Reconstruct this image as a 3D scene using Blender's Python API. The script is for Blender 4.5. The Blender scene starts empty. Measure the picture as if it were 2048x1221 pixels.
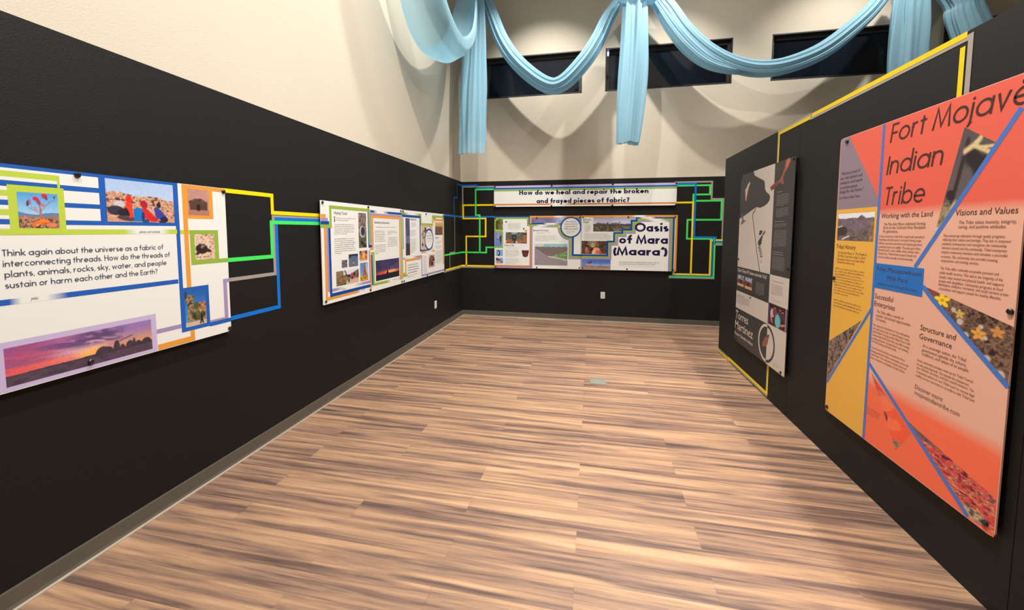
import bpy, bmesh, math, random
import numpy as np
from mathutils import Matrix, Vector

# ------------------------------------------------------------------ camera
S = bpy.context.scene
COL = S.collection
cam_data = bpy.data.cameras.new('camera')
cam_data.sensor_width = 36.0
cam_data.lens = 13.951
cam_data.shift_y = -0.0461
cam_data.clip_start = 0.05
cam = bpy.data.objects.new('camera', cam_data)
COL.objects.link(cam)
cam.matrix_world = Matrix(((0.98047867, -0.01646361, 0.19593501, 2.3172),
                           (0.19660564, 0.06793238, -0.97812648, 0.0),
                           (0.00279316, 0.99755408, 0.06984309, 1.57),
                           (0, 0, 0, 1)))
S.camera = cam

# ------------------------------------------------------------------ world, exposure
wd = bpy.data.worlds.new('night')
wd.use_nodes = True
wd.node_tree.nodes['Background'].inputs[0].default_value = (0.012, 0.016, 0.03, 1)
wd.node_tree.nodes['Background'].inputs[1].default_value = 0.3
S.world = wd
S.view_settings.view_transform = 'Standard'
S.view_settings.look = 'None'
S.view_settings.exposure = 0.12
S.view_settings.gamma = 1.0
S.view_settings.use_curve_mapping = False

# ------------------------------------------------------------------ ceiling spotlights, added fill
def spot(loc, aim, watts, angle=70, blend=.6, size=.05, col=(1, .9, .76)):
    l = bpy.data.lights.new('track_spot', 'SPOT')
    l.energy = watts; l.spot_size = math.radians(angle); l.spot_blend = blend
    l.shadow_soft_size = size; l.color = col
    o = bpy.data.objects.new('track_spot', l)
    COL.objects.link(o)
    o.location = loc
    o.rotation_euler = (Vector(aim) - Vector(loc)).to_track_quat('-Z', 'Y').to_euler()
    return o

ZT = 6.0
WARM = (1, .975, .925)
spot((1.5, .2, ZT), (0, .6, 2.0), 520, 120, 1.0, col=WARM)
spot((1.5, 2.6, ZT), (0, 3.0, 2.2), 530, 115, 1.0, col=WARM)
spot((1.45, 4.7, ZT), (0, 4.8, 1.8), 300, 90, .8, col=WARM)
spot((1.55, 5.45, ZT), (1.5, 6.93, 1.5), 430, 84, .8, .035, col=WARM)
spot((3.5, 5.5, ZT), (3.3, 6.93, 1.3), 400, 84, .8, .035, col=WARM)
spot((2.0, 3.6, ZT), (4.6, 6.9, 3.2), 230, 70, .8, col=WARM)
spot((5.9, 5.4, ZT), (5.9, 6.93, 3.2), 260, 80, .8, col=WARM)
# floor light comes over the partition
spot((4.62, .4, ZT), (2.2, .5, 0), 590, 100, .7, .09, col=WARM)
spot((4.62, 2.6, ZT), (2.0, 2.8, 0), 390, 100, .7, .09, col=WARM)
spot((4.62, 4.6, ZT), (2.2, 4.6, 0), 230, 90, .7, .09, col=WARM)
# partition boards
spot((2.0, 1.4, ZT), (3.95, 2.3, .9), 1000, 60, .9, .07, col=WARM)
spot((3.2, 5.4, ZT), (3.95, 3.4, 1.2), 640, 70, .8, .05, col=WARM)
fill = bpy.data.lights.new('ceiling_glow', 'AREA')  # added broad fill for soft overall light, no fitting behind it
fill.shape = 'RECTANGLE'; fill.size = 5; fill.size_y = 6; fill.energy = 75; fill.color = (1, .96, .9)
fo = bpy.data.objects.new('ceiling_glow', fill); COL.objects.link(fo); fo.location = (2.6, 2.2, 6.4)

# ------------------------------------------------------------------ materials
def srgb(c):
    c = np.asarray(c, float)
    return np.where(c <= .04045, c / 12.92, ((np.maximum(c, 0) + .055) / 1.055) ** 2.4)
def rgb(r, g, b): return tuple(srgb((r / 255., g / 255., b / 255.)))

def new_mat(name, rough=.5, col=(.5, .5, .5), spec=.5, metal=0):
    m = bpy.data.materials.new(name); m.use_nodes = True
    b = m.node_tree.nodes['Principled BSDF']
    b.inputs['Base Color'].default_value = (*col, 1)
    b.inputs['Roughness'].default_value = rough
    b.inputs['Specular IOR Level'].default_value = spec
    b.inputs['Metallic'].default_value = metal
    return m
def N(m, t, **kw):
    n = m.node_tree.nodes.new(t)
    for k, v in kw.items(): setattr(n, k, v)
    return n
def Lk(m, a, b): m.node_tree.links.new(a, b)
def paint(name, col, rough, bump, scale, spec=.4, var=.06):
    m = new_mat(name, rough, col, spec)
    b = m.node_tree.nodes['Principled BSDF']
    tc = N(m, 'ShaderNodeTexCoord')
    n1 = N(m, 'ShaderNodeTexNoise'); n1.inputs['Scale'].default_value = scale; n1.inputs['Detail'].default_value = 3
    n2 = N(m, 'ShaderNodeTexNoise'); n2.inputs['Scale'].default_value = 1.3; n2.inputs['Detail'].default_value = 4
    Lk(m, tc.outputs['Object'], n1.inputs['Vector']); Lk(m, tc.outputs['Object'], n2.inputs['Vector'])
    bp = N(m, 'ShaderNodeBump'); bp.inputs['Strength'].default_value = bump; bp.inputs['Distance'].default_value = .004
    Lk(m, n1.outputs['Fac'], bp.inputs['Height']); Lk(m, bp.outputs['Normal'], b.inputs['Normal'])
    mx = N(m, 'ShaderNodeMix', data_type='RGBA')
    mx.inputs[6].default_value = (*[c * (1 - var) for c in col], 1); mx.inputs[7].default_value = (*[c * (1 + var) for c in col], 1)
    Lk(m, n2.outputs['Fac'], mx.inputs[0]); Lk(m, mx.outputs[2], b.inputs['Base Color'])
    return m

M_BLACK = paint('black_wall_paint', (.0072, .0064, .0060), .62, .35, 140, .28)
M_BEIGE = paint('beige_wall_paint', (.61, .542, .432), .75, .35, 110, .25, .02)
M_PART = paint('black_partition_laminate', (.0098, .0088, .0082), .6, .25, 220, .3)
M_BASE = paint('taupe_rubber_base', (.105, .090, .070), .45, .1, 60, .5)
M_TOE_LIT = paint('pale_base_toe', (.33, .265, .195), .5, .05, 60, .4)  # paler than the base: light caught by the toe, put into the colour
M_CEIL = paint('dark_ceiling_paint', (.25, .24, .22), .8, .1, 60, .2)
M_TAPE = new_mat('cloth_tape', .5)
M_CAP = new_mat('black_standoff_metal', .25, (.012, .012, .016), .6)
M_PLATE = new_mat('white_plastic', .35, (.72, .70, .66), .5)
M_SLOT = new_mat('dark_slot', .6, (.03, .03, .03))
M_FRAME = paint('bronze_window_frame', (.030, .027, .026), .45, .05, 60, .45)
M_METAL = paint('brushed_floor_metal', (.33, .34, .29), .4, .08, 200, .5)
M_METAL.node_tree.nodes['Principled BSDF'].inputs['Metallic'].default_value = .5

def print_mat(name, rough, spec):
    m = new_mat(name, rough, (.8, .8, .8), spec)
    a = N(m, 'ShaderNodeAttribute', attribute_name='ink')
    Lk(m, a.outputs['Color'], m.node_tree.nodes['Principled BSDF'].inputs['Base Color'])
    return m
M_PRINT = print_mat('printed_ink', .45, .3)
M_INKTAPE = print_mat('coloured_tape', .5, .3)

def glass_mat():
    m = new_mat('night_window_glass', .06, (.006, .008, .013), .35)
    n = N(m, 'ShaderNodeTexNoise'); n.inputs['Scale'].default_value = .9
    tc = N(m, 'ShaderNodeTexCoord'); Lk(m, tc.outputs['Object'], n.inputs['Vector'])
    r = N(m, 'ShaderNodeMapRange'); r.inputs[3].default_value = .04; r.inputs[4].default_value = .14
    Lk(m, n.outputs['Fac'], r.inputs[0]); Lk(m, r.outputs[0], m.node_tree.nodes['Principled BSDF'].inputs['Roughness'])
    return m
M_GLASS = glass_mat()

def fabric_mat(name, clear):
    m = new_mat(name, .55, (.37, .64, .77), .3)
    nt = m.node_tree; b = nt.nodes['Principled BSDF']; out = nt.nodes['Material Output']
    b.inputs['Sheen Weight'].default_value = .35; b.inputs['Sheen Roughness'].default_value = .4
    tl = N(m, 'ShaderNodeBsdfTranslucent'); tl.inputs['Color'].default_value = (.32, .62, .78, 1)
    tr = N(m, 'ShaderNodeBsdfTransparent'); tr.inputs['Color'].default_value = (.80, .93, 1, 1)
    tc = N(m, 'ShaderNodeTexCoord')
    wv = N(m, 'ShaderNodeTexNoise'); wv.inputs['Scale'].default_value = 260
    Lk(m, tc.outputs['Object'], wv.inputs['Vector'])
    bp = N(m, 'ShaderNodeBump'); bp.inputs['Strength'].default_value = .12; bp.inputs['Distance'].default_value = .002
    Lk(m, wv.outputs['Fac'], bp.inputs['Height']); Lk(m, bp.outputs['Normal'], b.inputs['Normal'])
    m1 = N(m, 'ShaderNodeMixShader'); m1.inputs[0].default_value = .30
    m2 = N(m, 'ShaderNodeMixShader'); m2.inputs[0].default_value = clear
    Lk(m, b.outputs[0], m1.inputs[1]); Lk(m, tl.outputs[0], m1.inputs[2])
    Lk(m, m1.outputs[0], m2.inputs[1]); Lk(m, tr.outputs[0], m2.inputs[2])
    Lk(m, m2.outputs[0], out.inputs['Surface'])
    return m
M_FAB = fabric_mat('sky_blue_fabric', .14)
M_SHEER = fabric_mat('sky_blue_sheer_fabric', .30)

def floor_mat():
    m = new_mat('wood_plank_floor', .42, (.5, .35, .22), .4)
    b = m.node_tree.nodes['Principled BSDF']
    tc = N(m, 'ShaderNodeTexCoord')
    mp = N(m, 'ShaderNodeMapping'); mp.inputs['Location'].default_value = (-2.265 + 1.22 * 4 + .61, -1.545 + .1525 * 40, 0)
    Lk(m, tc.outputs['Object'], mp.inputs['Vector'])
    br = N(m, 'ShaderNodeTexBrick', offset=.5, offset_frequency=2, squash=1, squash_frequency=2)
    br.inputs['Scale'].default_value = 1; br.inputs['Mortar Size'].default_value = .0011
    br.inputs['Mortar Smooth'].default_value = .2
    br.inputs['Brick Width'].default_value = 1.22; br.inputs['Row Height'].default_value = .1525
    br.inputs['Color1'].default_value = (0, 0, 0, 1); br.inputs['Color2'].default_value = (1, 1, 1, 1)
    br.inputs['Mortar'].default_value = (.5, .5, .5, 1)
    Lk(m, mp.outputs[0], br.inputs['Vector'])
    # every plank shifts the grain by its own amount
    sx = N(m, 'ShaderNodeSeparateXYZ'); Lk(m, mp.outputs[0], sx.inputs[0])
    def math_(op, a, bb):
        n = N(m, 'ShaderNodeMath', operation=op)
        for i, v in enumerate((a, bb)):
            if isinstance(v, (int, float)): n.inputs[i].default_value = v
            else: Lk(m, v, n.inputs[i])
        return n.outputs[0]
    sep = N(m, 'ShaderNodeSeparateColor'); Lk(m, br.outputs['Color'], sep.inputs[0])
    rnd = math_('MULTIPLY', sep.outputs[0], 1.1)
    row = math_('FLOOR', math_('DIVIDE', sx.outputs[1], .1525), 0)
    def grain(kx, ky, zoff, det, rough, dist):
        cx = N(m, 'ShaderNodeCombineXYZ')
        Lk(m, math_('ADD', math_('MULTIPLY', sx.outputs[0], kx), rnd), cx.inputs[0])
        Lk(m, math_('ADD', math_('MULTIPLY', sx.outputs[1], ky), math_('MULTIPLY', row, 1.0)), cx.inputs[1])
        Lk(m, math_('ADD', math_('MULTIPLY', rnd, .7), zoff), cx.inputs[2])
        n = N(m, 'ShaderNodeTexNoise'); n.inputs['Scale'].default_value = 1
        n.inputs['Detail'].default_value = det; n.inputs['Roughness'].default_value = rough; n.inputs['Distortion'].default_value = dist
        Lk(m, cx.outputs[0], n.inputs['Vector'])
        return n.outputs['Fac']
    broad = grain(.75, 19, 0, 4, .55, .5)
    fine = grain(4, 85, 4, 4, .65, .3)
    knots = grain(2.6, 24, 9, 5, .6, 1.4)
    r1 = N(m, 'ShaderNodeValToRGB')
    e = r1.color_ramp.elements
    e[0].position = .22; e[0].color = (.080, .048, .038, 1)
    e[1].position = .78; e[1].color = (.465, .283, .165, 1)
    for pos, c in ((.36, (.150, .088, .066)), (.47, (.245, .144, .096)), (.60, (.350, .205, .118))):
        x = e.new(pos); x.color = (*c, 1)
    v = math_('ADD', math_('MULTIPLY', math_('SUBTRACT', broad, .5), 1.35), math_('MULTIPLY', math_('SUBTRACT', fine, .5), .34))
    v = math_('ADD', v, .50)
    v = math_('ADD', v, math_('MULTIPLY', math_('SUBTRACT', knots, .5), .22))
    Lk(m, v, r1.inputs[0])
    mo = N(m, 'ShaderNodeMix', data_type='RGBA', blend_type='MULTIPLY')
    Lk(m, r1.outputs[0], mo.inputs[6]); mo.inputs[7].default_value = (.82, .79, .76, 1)
    Lk(m, br.outputs['Fac'], mo.inputs[0])
    Lk(m, mo.outputs[2], b.inputs['Base Color'])
    rr = N(m, 'ShaderNodeMapRange'); rr.inputs[3].default_value = .34; rr.inputs[4].default_value = .52
    Lk(m, fine, rr.inputs[0]); Lk(m, rr.outputs[0], b.inputs['Roughness'])
    bp = N(m, 'ShaderNodeBump'); bp.inputs['Strength'].default_value = .12; bp.inputs['Distance'].default_value = .002
    Lk(m, math_('SUBTRACT', fine, br.outputs['Fac']), bp.inputs['Height']); Lk(m, bp.outputs['Normal'], b.inputs['Normal'])
    return m
M_FLOOR = floor_mat()

# ------------------------------------------------------------------ mesh helpers
def mesh_obj(name, verts, faces, mats, parent=None, mi=None, smooth=False):
    me = bpy.data.meshes.new(name)
    me.from_pydata([tuple(v) for v in verts], [], faces)
    for m in (mats if isinstance(mats, (list, tuple)) else [mats]): me.materials.append(m)
    if mi is not None: me.polygons.foreach_set('material_index', mi)
    if smooth: me.polygons.foreach_set('use_smooth', [True] * len(me.polygons))
    me.validate(); me.update()
    o = bpy.data.objects.new(name, me); COL.objects.link(o)
    if parent: o.parent = parent
    return o
def box(a, b):
    (x0, y0, z0), (x1, y1, z1) = a, b
    v = [(x0, y0, z0), (x1, y0, z0), (x1, y1, z0), (x0, y1, z0), (x0, y0, z1), (x1, y0, z1), (x1, y1, z1), (x0, y1, z1)]
    return v, [(0, 3, 2, 1), (4, 5, 6, 7), (0, 1, 5, 4), (1, 2, 6, 5), (2, 3, 7, 6), (3, 0, 4, 7)]
def join(*parts):
    V, F = [], []
    for v, f in parts:
        k = len(V); V += list(v); F += [tuple(i + k for i in q) for q in f]
    return V, F
def struct(o): o['kind'] = 'structure'; return o
def tag(o, label, cat, group=None):
    o['label'] = label; o['category'] = cat
    if group: o['group'] = group
    return o
def empty(name, mat):
    o = bpy.data.objects.new(name, None); COL.objects.link(o); o.matrix_world = mat
    o.empty_display_size = .1
    return o

# ------------------------------------------------------------------ room shell (metres)
W, D, ZB, ZP, E = 3.9546, 6.9351, 2.436, 2.4653, 5.489      # partition plane, back wall, black paint line, partition top, partition end
X1, Y0, H = 9.6, -3.2, 6.7
def wall_cells(fn, us, vs, holes, zsplit):
    """front face of a wall cut into cells; black below the paint line, beige above"""
    V, F, mi = [], [], []
    for i in range(len(us) - 1):
        for j in range(len(vs) - 1):
            uc, vc = (us[i] + us[i + 1]) / 2, (vs[j] + vs[j + 1]) / 2
            if any(a < uc < c and b < vc < d for a, b, c, d in holes): continue
            k = len(V)
            V += [fn(us[i], vs[j]), fn(us[i + 1], vs[j]), fn(us[i + 1], vs[j + 1]), fn(us[i], vs[j + 1])]
            F.append((k, k + 1, k + 2, k + 3)); mi.append(0 if vc < zsplit else 1)
    return V, F, mi
def wall(name, fn, fb, us, vs, holes, zs):
    V, F, mi = wall_cells(fn, us, vs, holes, zs)
    V2, F2, m2 = wall_cells(fb, us, vs, holes, zs)
    n = len(V); V += V2; F += [tuple(reversed([i + n for i in f])) for f in F2]; mi += m2
    for a, b in (((us[0], vs[0]), (us[0], vs[-1])), ((us[0], vs[-1]), (us[-1], vs[-1])), ((us[-1], vs[-1]), (us[-1], vs[0])), ((us[-1], vs[0]), (us[0], vs[0]))):
        k = len(V); V += [fn(*a), fn(*b), fb(*b), fb(*a)]; F.append((k, k + 1, k + 2, k + 3)); mi.append(1)
    return struct(mesh_obj(name, V, F, [M_BLACK, M_BEIGE], mi=mi))

WIN = [(.19, 2.116), (2.494, 4.423), (4.973, 6.90), (7.175, 9.1)]
WZ0, WZ1 = 3.869, 4.563
wall('wall_left', lambda u, v: (0, u, v), lambda u, v: (-.15, u, v), [Y0, D], [0, ZB, H], [], ZB)
us = sorted([-.15, X1 + .15] + [x for w in WIN for x in w])
wall('wall_back', lambda u, v: (u, D, v), lambda u, v: (u, D + .15, v), us, [0, ZB, WZ0, WZ1, H], [(a, WZ0, b, WZ1) for a, b in WIN], ZB)
wall('wall_outer', lambda u, v: (X1, u, v), lambda u, v: (X1 + .15, u, v), [Y0, D], [0, ZB, H], [], ZB)
wall('wall_front', lambda u, v: (u, Y0, v), lambda u, v: (u, Y0 - .15, v), [-.15, X1 + .15], [0, ZB, H], [], ZB)
struct(mesh_obj('floor', *box((-.15, Y0 - .15, -.1), (X1 + .15, D + .15, 0)), M_FLOOR))
struct(mesh_obj('ceiling', *box((-.15, Y0 - .15, H), (X1 + .15, D + .15, H + .1)), M_CEIL))
# free-standing black partition on the right: three butted sheets with fine seams
V, F = [], []
for a, b in ((E - 1.83, E), (E - 3.66, E - 1.833), (E - 5.49, E - 3.663), (E - 7.32, E - 5.493)):
    V, F = join((V, F), box((W, a, 0), (W + .09, b, ZP)))
struct(mesh_obj('wall_right', V, F, M_PART))
# cove base along the two plastered walls
prof = [(0, 0), (.022, 0), (.021, .004), (.012, .009), (.007, .022), (.006, .088), (.004, .094), (0, .094)]
def cove(name, fn, a, b):
    n = len(prof); V = [fn(t, z, a) for t, z in prof] + [fn(t, z, b) for t, z in prof]
    F = [(i, (i + 1) % n, n + (i + 1) % n, n + i) for i in range(n)] + [tuple(range(n))[::-1], tuple(range(n, 2 * n))]
    return struct(mesh_obj(name, V, F, [M_BASE, M_TOE_LIT], mi=[1 if i in (1, 2) else 0 for i in range(len(F))]))
cove('baseboard_left', lambda t, z, s: (t, s, z), Y0, D - .0)
cove('baseboard_back', lambda t, z, s: (s, D - t, z), .0, X1)
# high strip windows, dark at night
for i, (a, b) in enumerate(WIN):
    root = empty('window_%d' % (i + 1), Matrix.Translation((a, D, WZ0))); struct(root)
    w, h, dep, ft = b - a, WZ1 - WZ0, .13, .03
    fr = join(box((0, .0, 0), (ft * .6, dep, h)), box((w - ft * .6, .0, 0), (w, dep, h)), box((0, .0, 0), (w, dep, ft * .6)), box((0, .0, h - ft * .6), (w, dep, h)),
              box((.018, .07, .018), (.055, .12, h - .018)), box((w - .055, .07, .018), (w - .018, .12, h - .018)),
              box((.055, .07, .018), (w - .055, .12, .05)), box((.055, .07, h - .075), (w - .055, .12, h - .018)))
    struct(mesh_obj('window_frame', *fr, M_FRAME, root))
    struct(mesh_obj('window_pane', *box((.05, .09, .045), (w - .05, .098, h - .07)), M_GLASS, root))

# ------------------------------------------------------------------ lettering
def arc(cx, cy, rx, ry, a0, a1, n=0):
    n = n or max(4, int(abs(a1 - a0) / 15))
    return [(cx + rx * math.cos(math.radians(a0 + (a1 - a0) * i / n)), cy + ry * math.sin(math.radians(a0 + (a1 - a0) * i / n))) for i in range(n + 1)]
def glyph(ch, w, xh=.64, asc=1.05):
    """geometric sans letters as centre lines; capital height 1. Returns paths, dots, advance."""
    h = w / 2; R = xh / 2 - h; c = h + R; m = xh / 2; r = c + R; P, Dt = [], []
    sb = .10 - .2 * max(0, w - .1)
    bowl = arc(c, m, R, R, 0, 360, 28)
    n_w = .54 + h * .6; nr = (n_w - w) / 2; ny = xh - h - nr
    if ch == 'a': P = [bowl, [(r, 0), (r, xh)]]; A = xh
    elif ch == 'b': P = [bowl, [(h, 0), (h, asc)]]; A = xh
    elif ch == 'c': P = [arc(c, m, R, R, 48, 312)]; A = c + R * .72 + h * .6
    elif ch == 'd': P = [bowl, [(r, 0), (r, asc)]]; A = xh
    elif ch == 'e': P = [[(h, m - h * .1), (r, m - h * .1)] + arc(c, m, R, R, 0, 318)]; A = xh
    elif ch == 'f':
        x = .13 + h; P = [[(x, 0), (x, asc - .19 - h)] + arc(x + .17, asc - .19 - h, .17, .19, 180, 80, 6), [(0, xh - h), (x + .22, xh - h)]]; A = x + .22
    elif ch == 'g': P = [bowl, [(r, xh), (r, -.06)] + arc(c, -.06, R, R * .78, 0, -140)]; A = xh
    elif ch == 'h': P = [[(h, 0), (h, asc)], [(h, ny)] + arc(h + nr, ny, nr, nr, 180, 0) + [(h + 2 * nr, 0)]]; A = n_w
    elif ch == 'i': P = [[(h, 0), (h, xh)]]; Dt = [(h, .86 + h * .3, h * 1.22)]; A = w
    elif ch == 'j': P = [[(h, xh), (h, -.10)] + arc(h - .14, -.10, .14, .16, 0, -80, 5)]; Dt = [(h, .86 + h * .3, h * 1.22)]; A = w
    elif ch == 'k': P = [[(h, 0), (h, asc)], [(.5, xh), (h, .26)], [(h + .1, .34), (.54, 0)]]; A = .55
    elif ch == 'l': P = [[(h, 0), (h, asc)]]; A = w
    elif ch == 'm':
        P = [[(h, 0), (h, xh)], [(h, ny)] + arc(h + nr, ny, nr, nr, 180, 0) + [(h + 2 * nr, 0)], [(h + 2 * nr, ny)] + arc(h + 3 * nr, ny, nr, nr, 180, 0) + [(h + 4 * nr, 0)]]; A = 4 * nr + w
    elif ch == 'n': P = [[(h, 0), (h, xh)], [(h, ny)] + arc(h + nr, ny, nr, nr, 180, 0) + [(h + 2 * nr, 0)]]; A = n_w
    elif ch == 'o': P = [bowl]; A = xh
    elif ch == 'p': P = [bowl, [(h, -.33), (h, xh)]]; A = xh
    elif ch == 'q': P = [bowl, [(r, -.33), (r, xh)]]; A = xh
    elif ch == 'r': P = [[(h, 0), (h, xh)], [(h, xh - h - .2)] + arc(h + .2, xh - h - .2, .2, .2, 180, 70, 7)]; A = .38
    elif ch == 's':
        q = (xh - w) / 4; k = q * 1.12 + .02
        P = [arc(h + k, m + q, k, q, 40, 270, 14) + arc(h + k, m - q, k, q, 90, -140, 14)[1:]]; A = 2 * k + w
    elif ch == 't': P = [[(.12 + h, 0), (.12 + h, .88)], [(0, xh - h), (.26 + w, xh - h)]]; A = .26 + w
    elif ch == 'u': P = [[(h, xh), (h, h + nr)] + arc(h + nr, h + nr, nr, nr, 180, 360) + [(h + 2 * nr, xh)], [(h + 2 * nr, 0), (h + 2 * nr, xh)]]; A = n_w
    elif ch == 'v': P = [[(h, xh), (.27, h), (.54 - h, xh)]]; A = .54
    elif ch == 'w': P = [[(h, xh), (.24, h), (.43, xh - h), (.62, h), (.86 - h, xh)]]; A = .86
    elif ch == 'x': P = [[(h, 0), (.5 - h, xh)], [(h, xh), (.5 - h, 0)]]; A = .5
    elif ch == 'y': P = [[(h, xh), (.28, .06)], [(.54 - h, xh), (.14 + h * .4, -.33)]]; A = .54
    elif ch == 'z': P = [[(0, xh - h), (.44, xh - h), (.03, h), (.46, h)]]; A = .46
    elif ch == 'H': P = [[(h, 0), (h, 1)], [(.68 - h, 0), (.68 - h, 1)], [(h, .52), (.68 - h, .52)]]; A = .68
    elif ch == 'T': P = [[(0, 1 - h), (.52, 1 - h)], [(.26, 0), (.26, 1)]]; A = .52
    elif ch == 'I': P = [[(h, 0), (h, 1)]]; A = w
    elif ch == 'E': P = [[(.46, 1 - h), (h, 1 - h), (h, h), (.46, h)], [(h, .52), (.44, .52)]]; A = .47
    elif ch == 'F': P = [[(.46, 1 - h), (h, 1 - h), (h, 0)], [(h, .5), (.43, .5)]]; A = .45
    elif ch == 'O': P = [arc(.5, .5, .52 - h, .52 - h, 0, 360, 36)]; A = 1.0
    elif ch == 'M': P = [[(h * .7, 0), (.14 + h * .5, 1 - h), (.46, .12), (.78 - h * .5, 1 - h), (.92 - h * .7, 0)]]; A = .92
    elif ch == '?': P = [arc(.24, .75, .24 - h, .25 - h, 170, -50, 10) + [(.24, .42), (.24, .26)]]; Dt = [(.24, h, h * 1.1)]; A = .46
    elif ch == '.': Dt = [(h, h, h * 1.1)]; A = w
    elif ch == ',': P = [[(h * 1.3, h * 1.6), (h * .5, -h * 1.6)]]; A = w
    elif ch == "'": P = [[(.20, 1.0), (.07, .70)]]; A = .22
    elif ch == '(': P = [arc(.62, .40, .62 - h, .74, 140, 220, 8)]; A = .22
    elif ch == ')': P = [arc(-.40, .40, .62 - h, .74, 40, -40, 8)]; A = .22
    elif ch == 'W': P = [[(h, 1), (.26, h), (.5, .94), (.74, h), (1.0 - h, 1)]]; A = 1.0
    elif ch == 'L': P = [[(h, 1), (h, h), (.42, h)]]; A = .44
    elif ch == 'C': P = [arc(.5, .5, .52 - h, .52 - h, 45, 315, 24)]; A = .88
    elif ch == 'B': P = [[(h, 0), (h, 1)], [(h, 1 - h)] + arc(.24, .76 - h * .3, .22 - h * .4, .24 - h * .7, 90, -90, 8) + [(h, .53)], [(h, .53)] + arc(.26, .265 + h * .25, .25 - h * .4, .265 - h * .75, 90, -90, 8) + [(h, h)]]; A = .52
    else: A = .22
    if ch == ' ': return [], [], .30
    return P, Dt, A + sb * (1.0 if ch not in 'ijl' else 1.15)
def strip(pts, w, off=0.0):
    """a mitred ribbon along a polyline, shifted sideways by off (positive = left of travel)"""
    closed = len(pts) > 3 and abs(pts[0][0] - pts[-1][0]) + abs(pts[0][1] - pts[-1][1]) < 1e-6
    P = [Vector(q) for q in pts]; n = len(P); V = []
    for i in range(n):
        a = P[i] - P[i - 1] if i else (P[0] - P[-2] if closed else None)
        b = P[i + 1] - P[i] if i < n - 1 else (P[1] - P[0] if closed else None)
        a = a or b; b = b or a
        a = a.normalized(); b = b.normalized()
        na, nb = Vector((-a.y, a.x)), Vector((-b.y, b.x)); m = na + nb
        if m.length < .2: m = na.copy()
        else: m = m.normalized(); m = m / max(.42, m.dot(na))
        V += [tuple(P[i] + m * (off + w / 2)), tuple(P[i] + m * (off - w / 2))]
    return V, [(2 * i, 2 * i + 1, 2 * i + 3, 2 * i + 2) for i in range(n - 1)]
def disc(x, y, r, n=14):
    return [(x + r * math.cos(2 * math.pi * i / n), y + r * math.sin(2 * math.pi * i / n)) for i in range(n)], [tuple(range(n))]
def stroke_text(s, p0, p1, cap, wt, shear=0, xh=.64, asc=1.05):
    V, F, x = [], [], 0
    for ch in s:
        P, Dt, A = glyph(ch, wt, xh, asc)
        for q in P:
            v, f = strip(q, wt); V, F = join((V, F), ([(a + x, b, .000012 * (len(V) % 7)) for a, b in v], f))
        for d in Dt:
            v, f = disc(*d); V, F = join((V, F), ([(a + x, b, 0) for a, b in v], f))
        x += A
    x -= .08
    k = (p1[0] - p0[0]) / x; y = (p0[1] + p1[1]) / 2
    return [(p0[0] + a * k + b * cap * shear, y + b * cap, c) for a, b, c in V], F
def font_text(s, p0, p1, cap, bold=0, shear=0, align=None):
    c = bpy.data.curves.new('t', 'FONT'); c.body = s; c.offset = bold; c.resolution_u = 2
    o = bpy.data.objects.new('t', c); COL.objects.link(o)
    dg = bpy.context.evaluated_depsgraph_get(); dg.update()
    me = bpy.data.meshes.new_from_object(o.evaluated_get(dg))
    V = [(v.co.x, v.co.y) for v in me.vertices]; F = [tuple(q.vertices) for q in me.polygons]
    bpy.data.objects.remove(o); bpy.data.curves.remove(c); bpy.data.meshes.remove(me)
    x0, x1 = min(v[0] for v in V), max(v[0] for v in V)
    ky = cap / .70; y = (p0[1] + p1[1]) / 2
    k = (p1[0] - p0[0]) / (x1 - x0)
    return [(p0[0] + (a - x0) * k + b * ky * shear, y + b * ky) for a, b in V], F
def greek(u0, v1, u1, v0, n, seed, last=.6, ragged=.12, size=.52):
    """fine print too small to read: rows of word-shaped marks"""
    rnd = random.Random(seed); V, F = [], []; pitch = (v1 - v0) / max(1, n); hx = pitch * size * .62
    for i in range(n):
        y = v1 - pitch * i - pitch * .75; x = u0; end = u0 + (u1 - u0) * ((last if i == n - 1 else 1 - rnd.random() * ragged))
        while x < end:
            L = rnd.randint(2, 9)
            for _ in range(L):
                k = rnd.random(); a = hx * (1.55 if k > .84 else 1); dn = -hx * .5 if k < .08 else 0
                st = hx * .17; g = hx * .62
                if x + g > end: break
                for q in ([(x, y + dn), (x + st, y + dn), (x + st, y + a), (x, y + a)],):
                    V, F = join((V, F), (q, [(0, 1, 2, 3)]))
                if k > .2:
                    yy = y + hx * (.82 if k > .5 else .03)
                    V, F = join((V, F), ([(x, yy), (x + g * .8, yy), (x + g * .8, yy + st), (x, yy + st)], [(0, 1, 2, 3)]))
                if k > .42:
                    V, F = join((V, F), ([(x + g * .62, y), (x + g * .62 + st, y), (x + g * .62 + st, y + hx), (x + g * .62, y + hx)], [(0, 1, 2, 3)]))
                x += g * 1.25
            x += hx * .5
    return V, F

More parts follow.
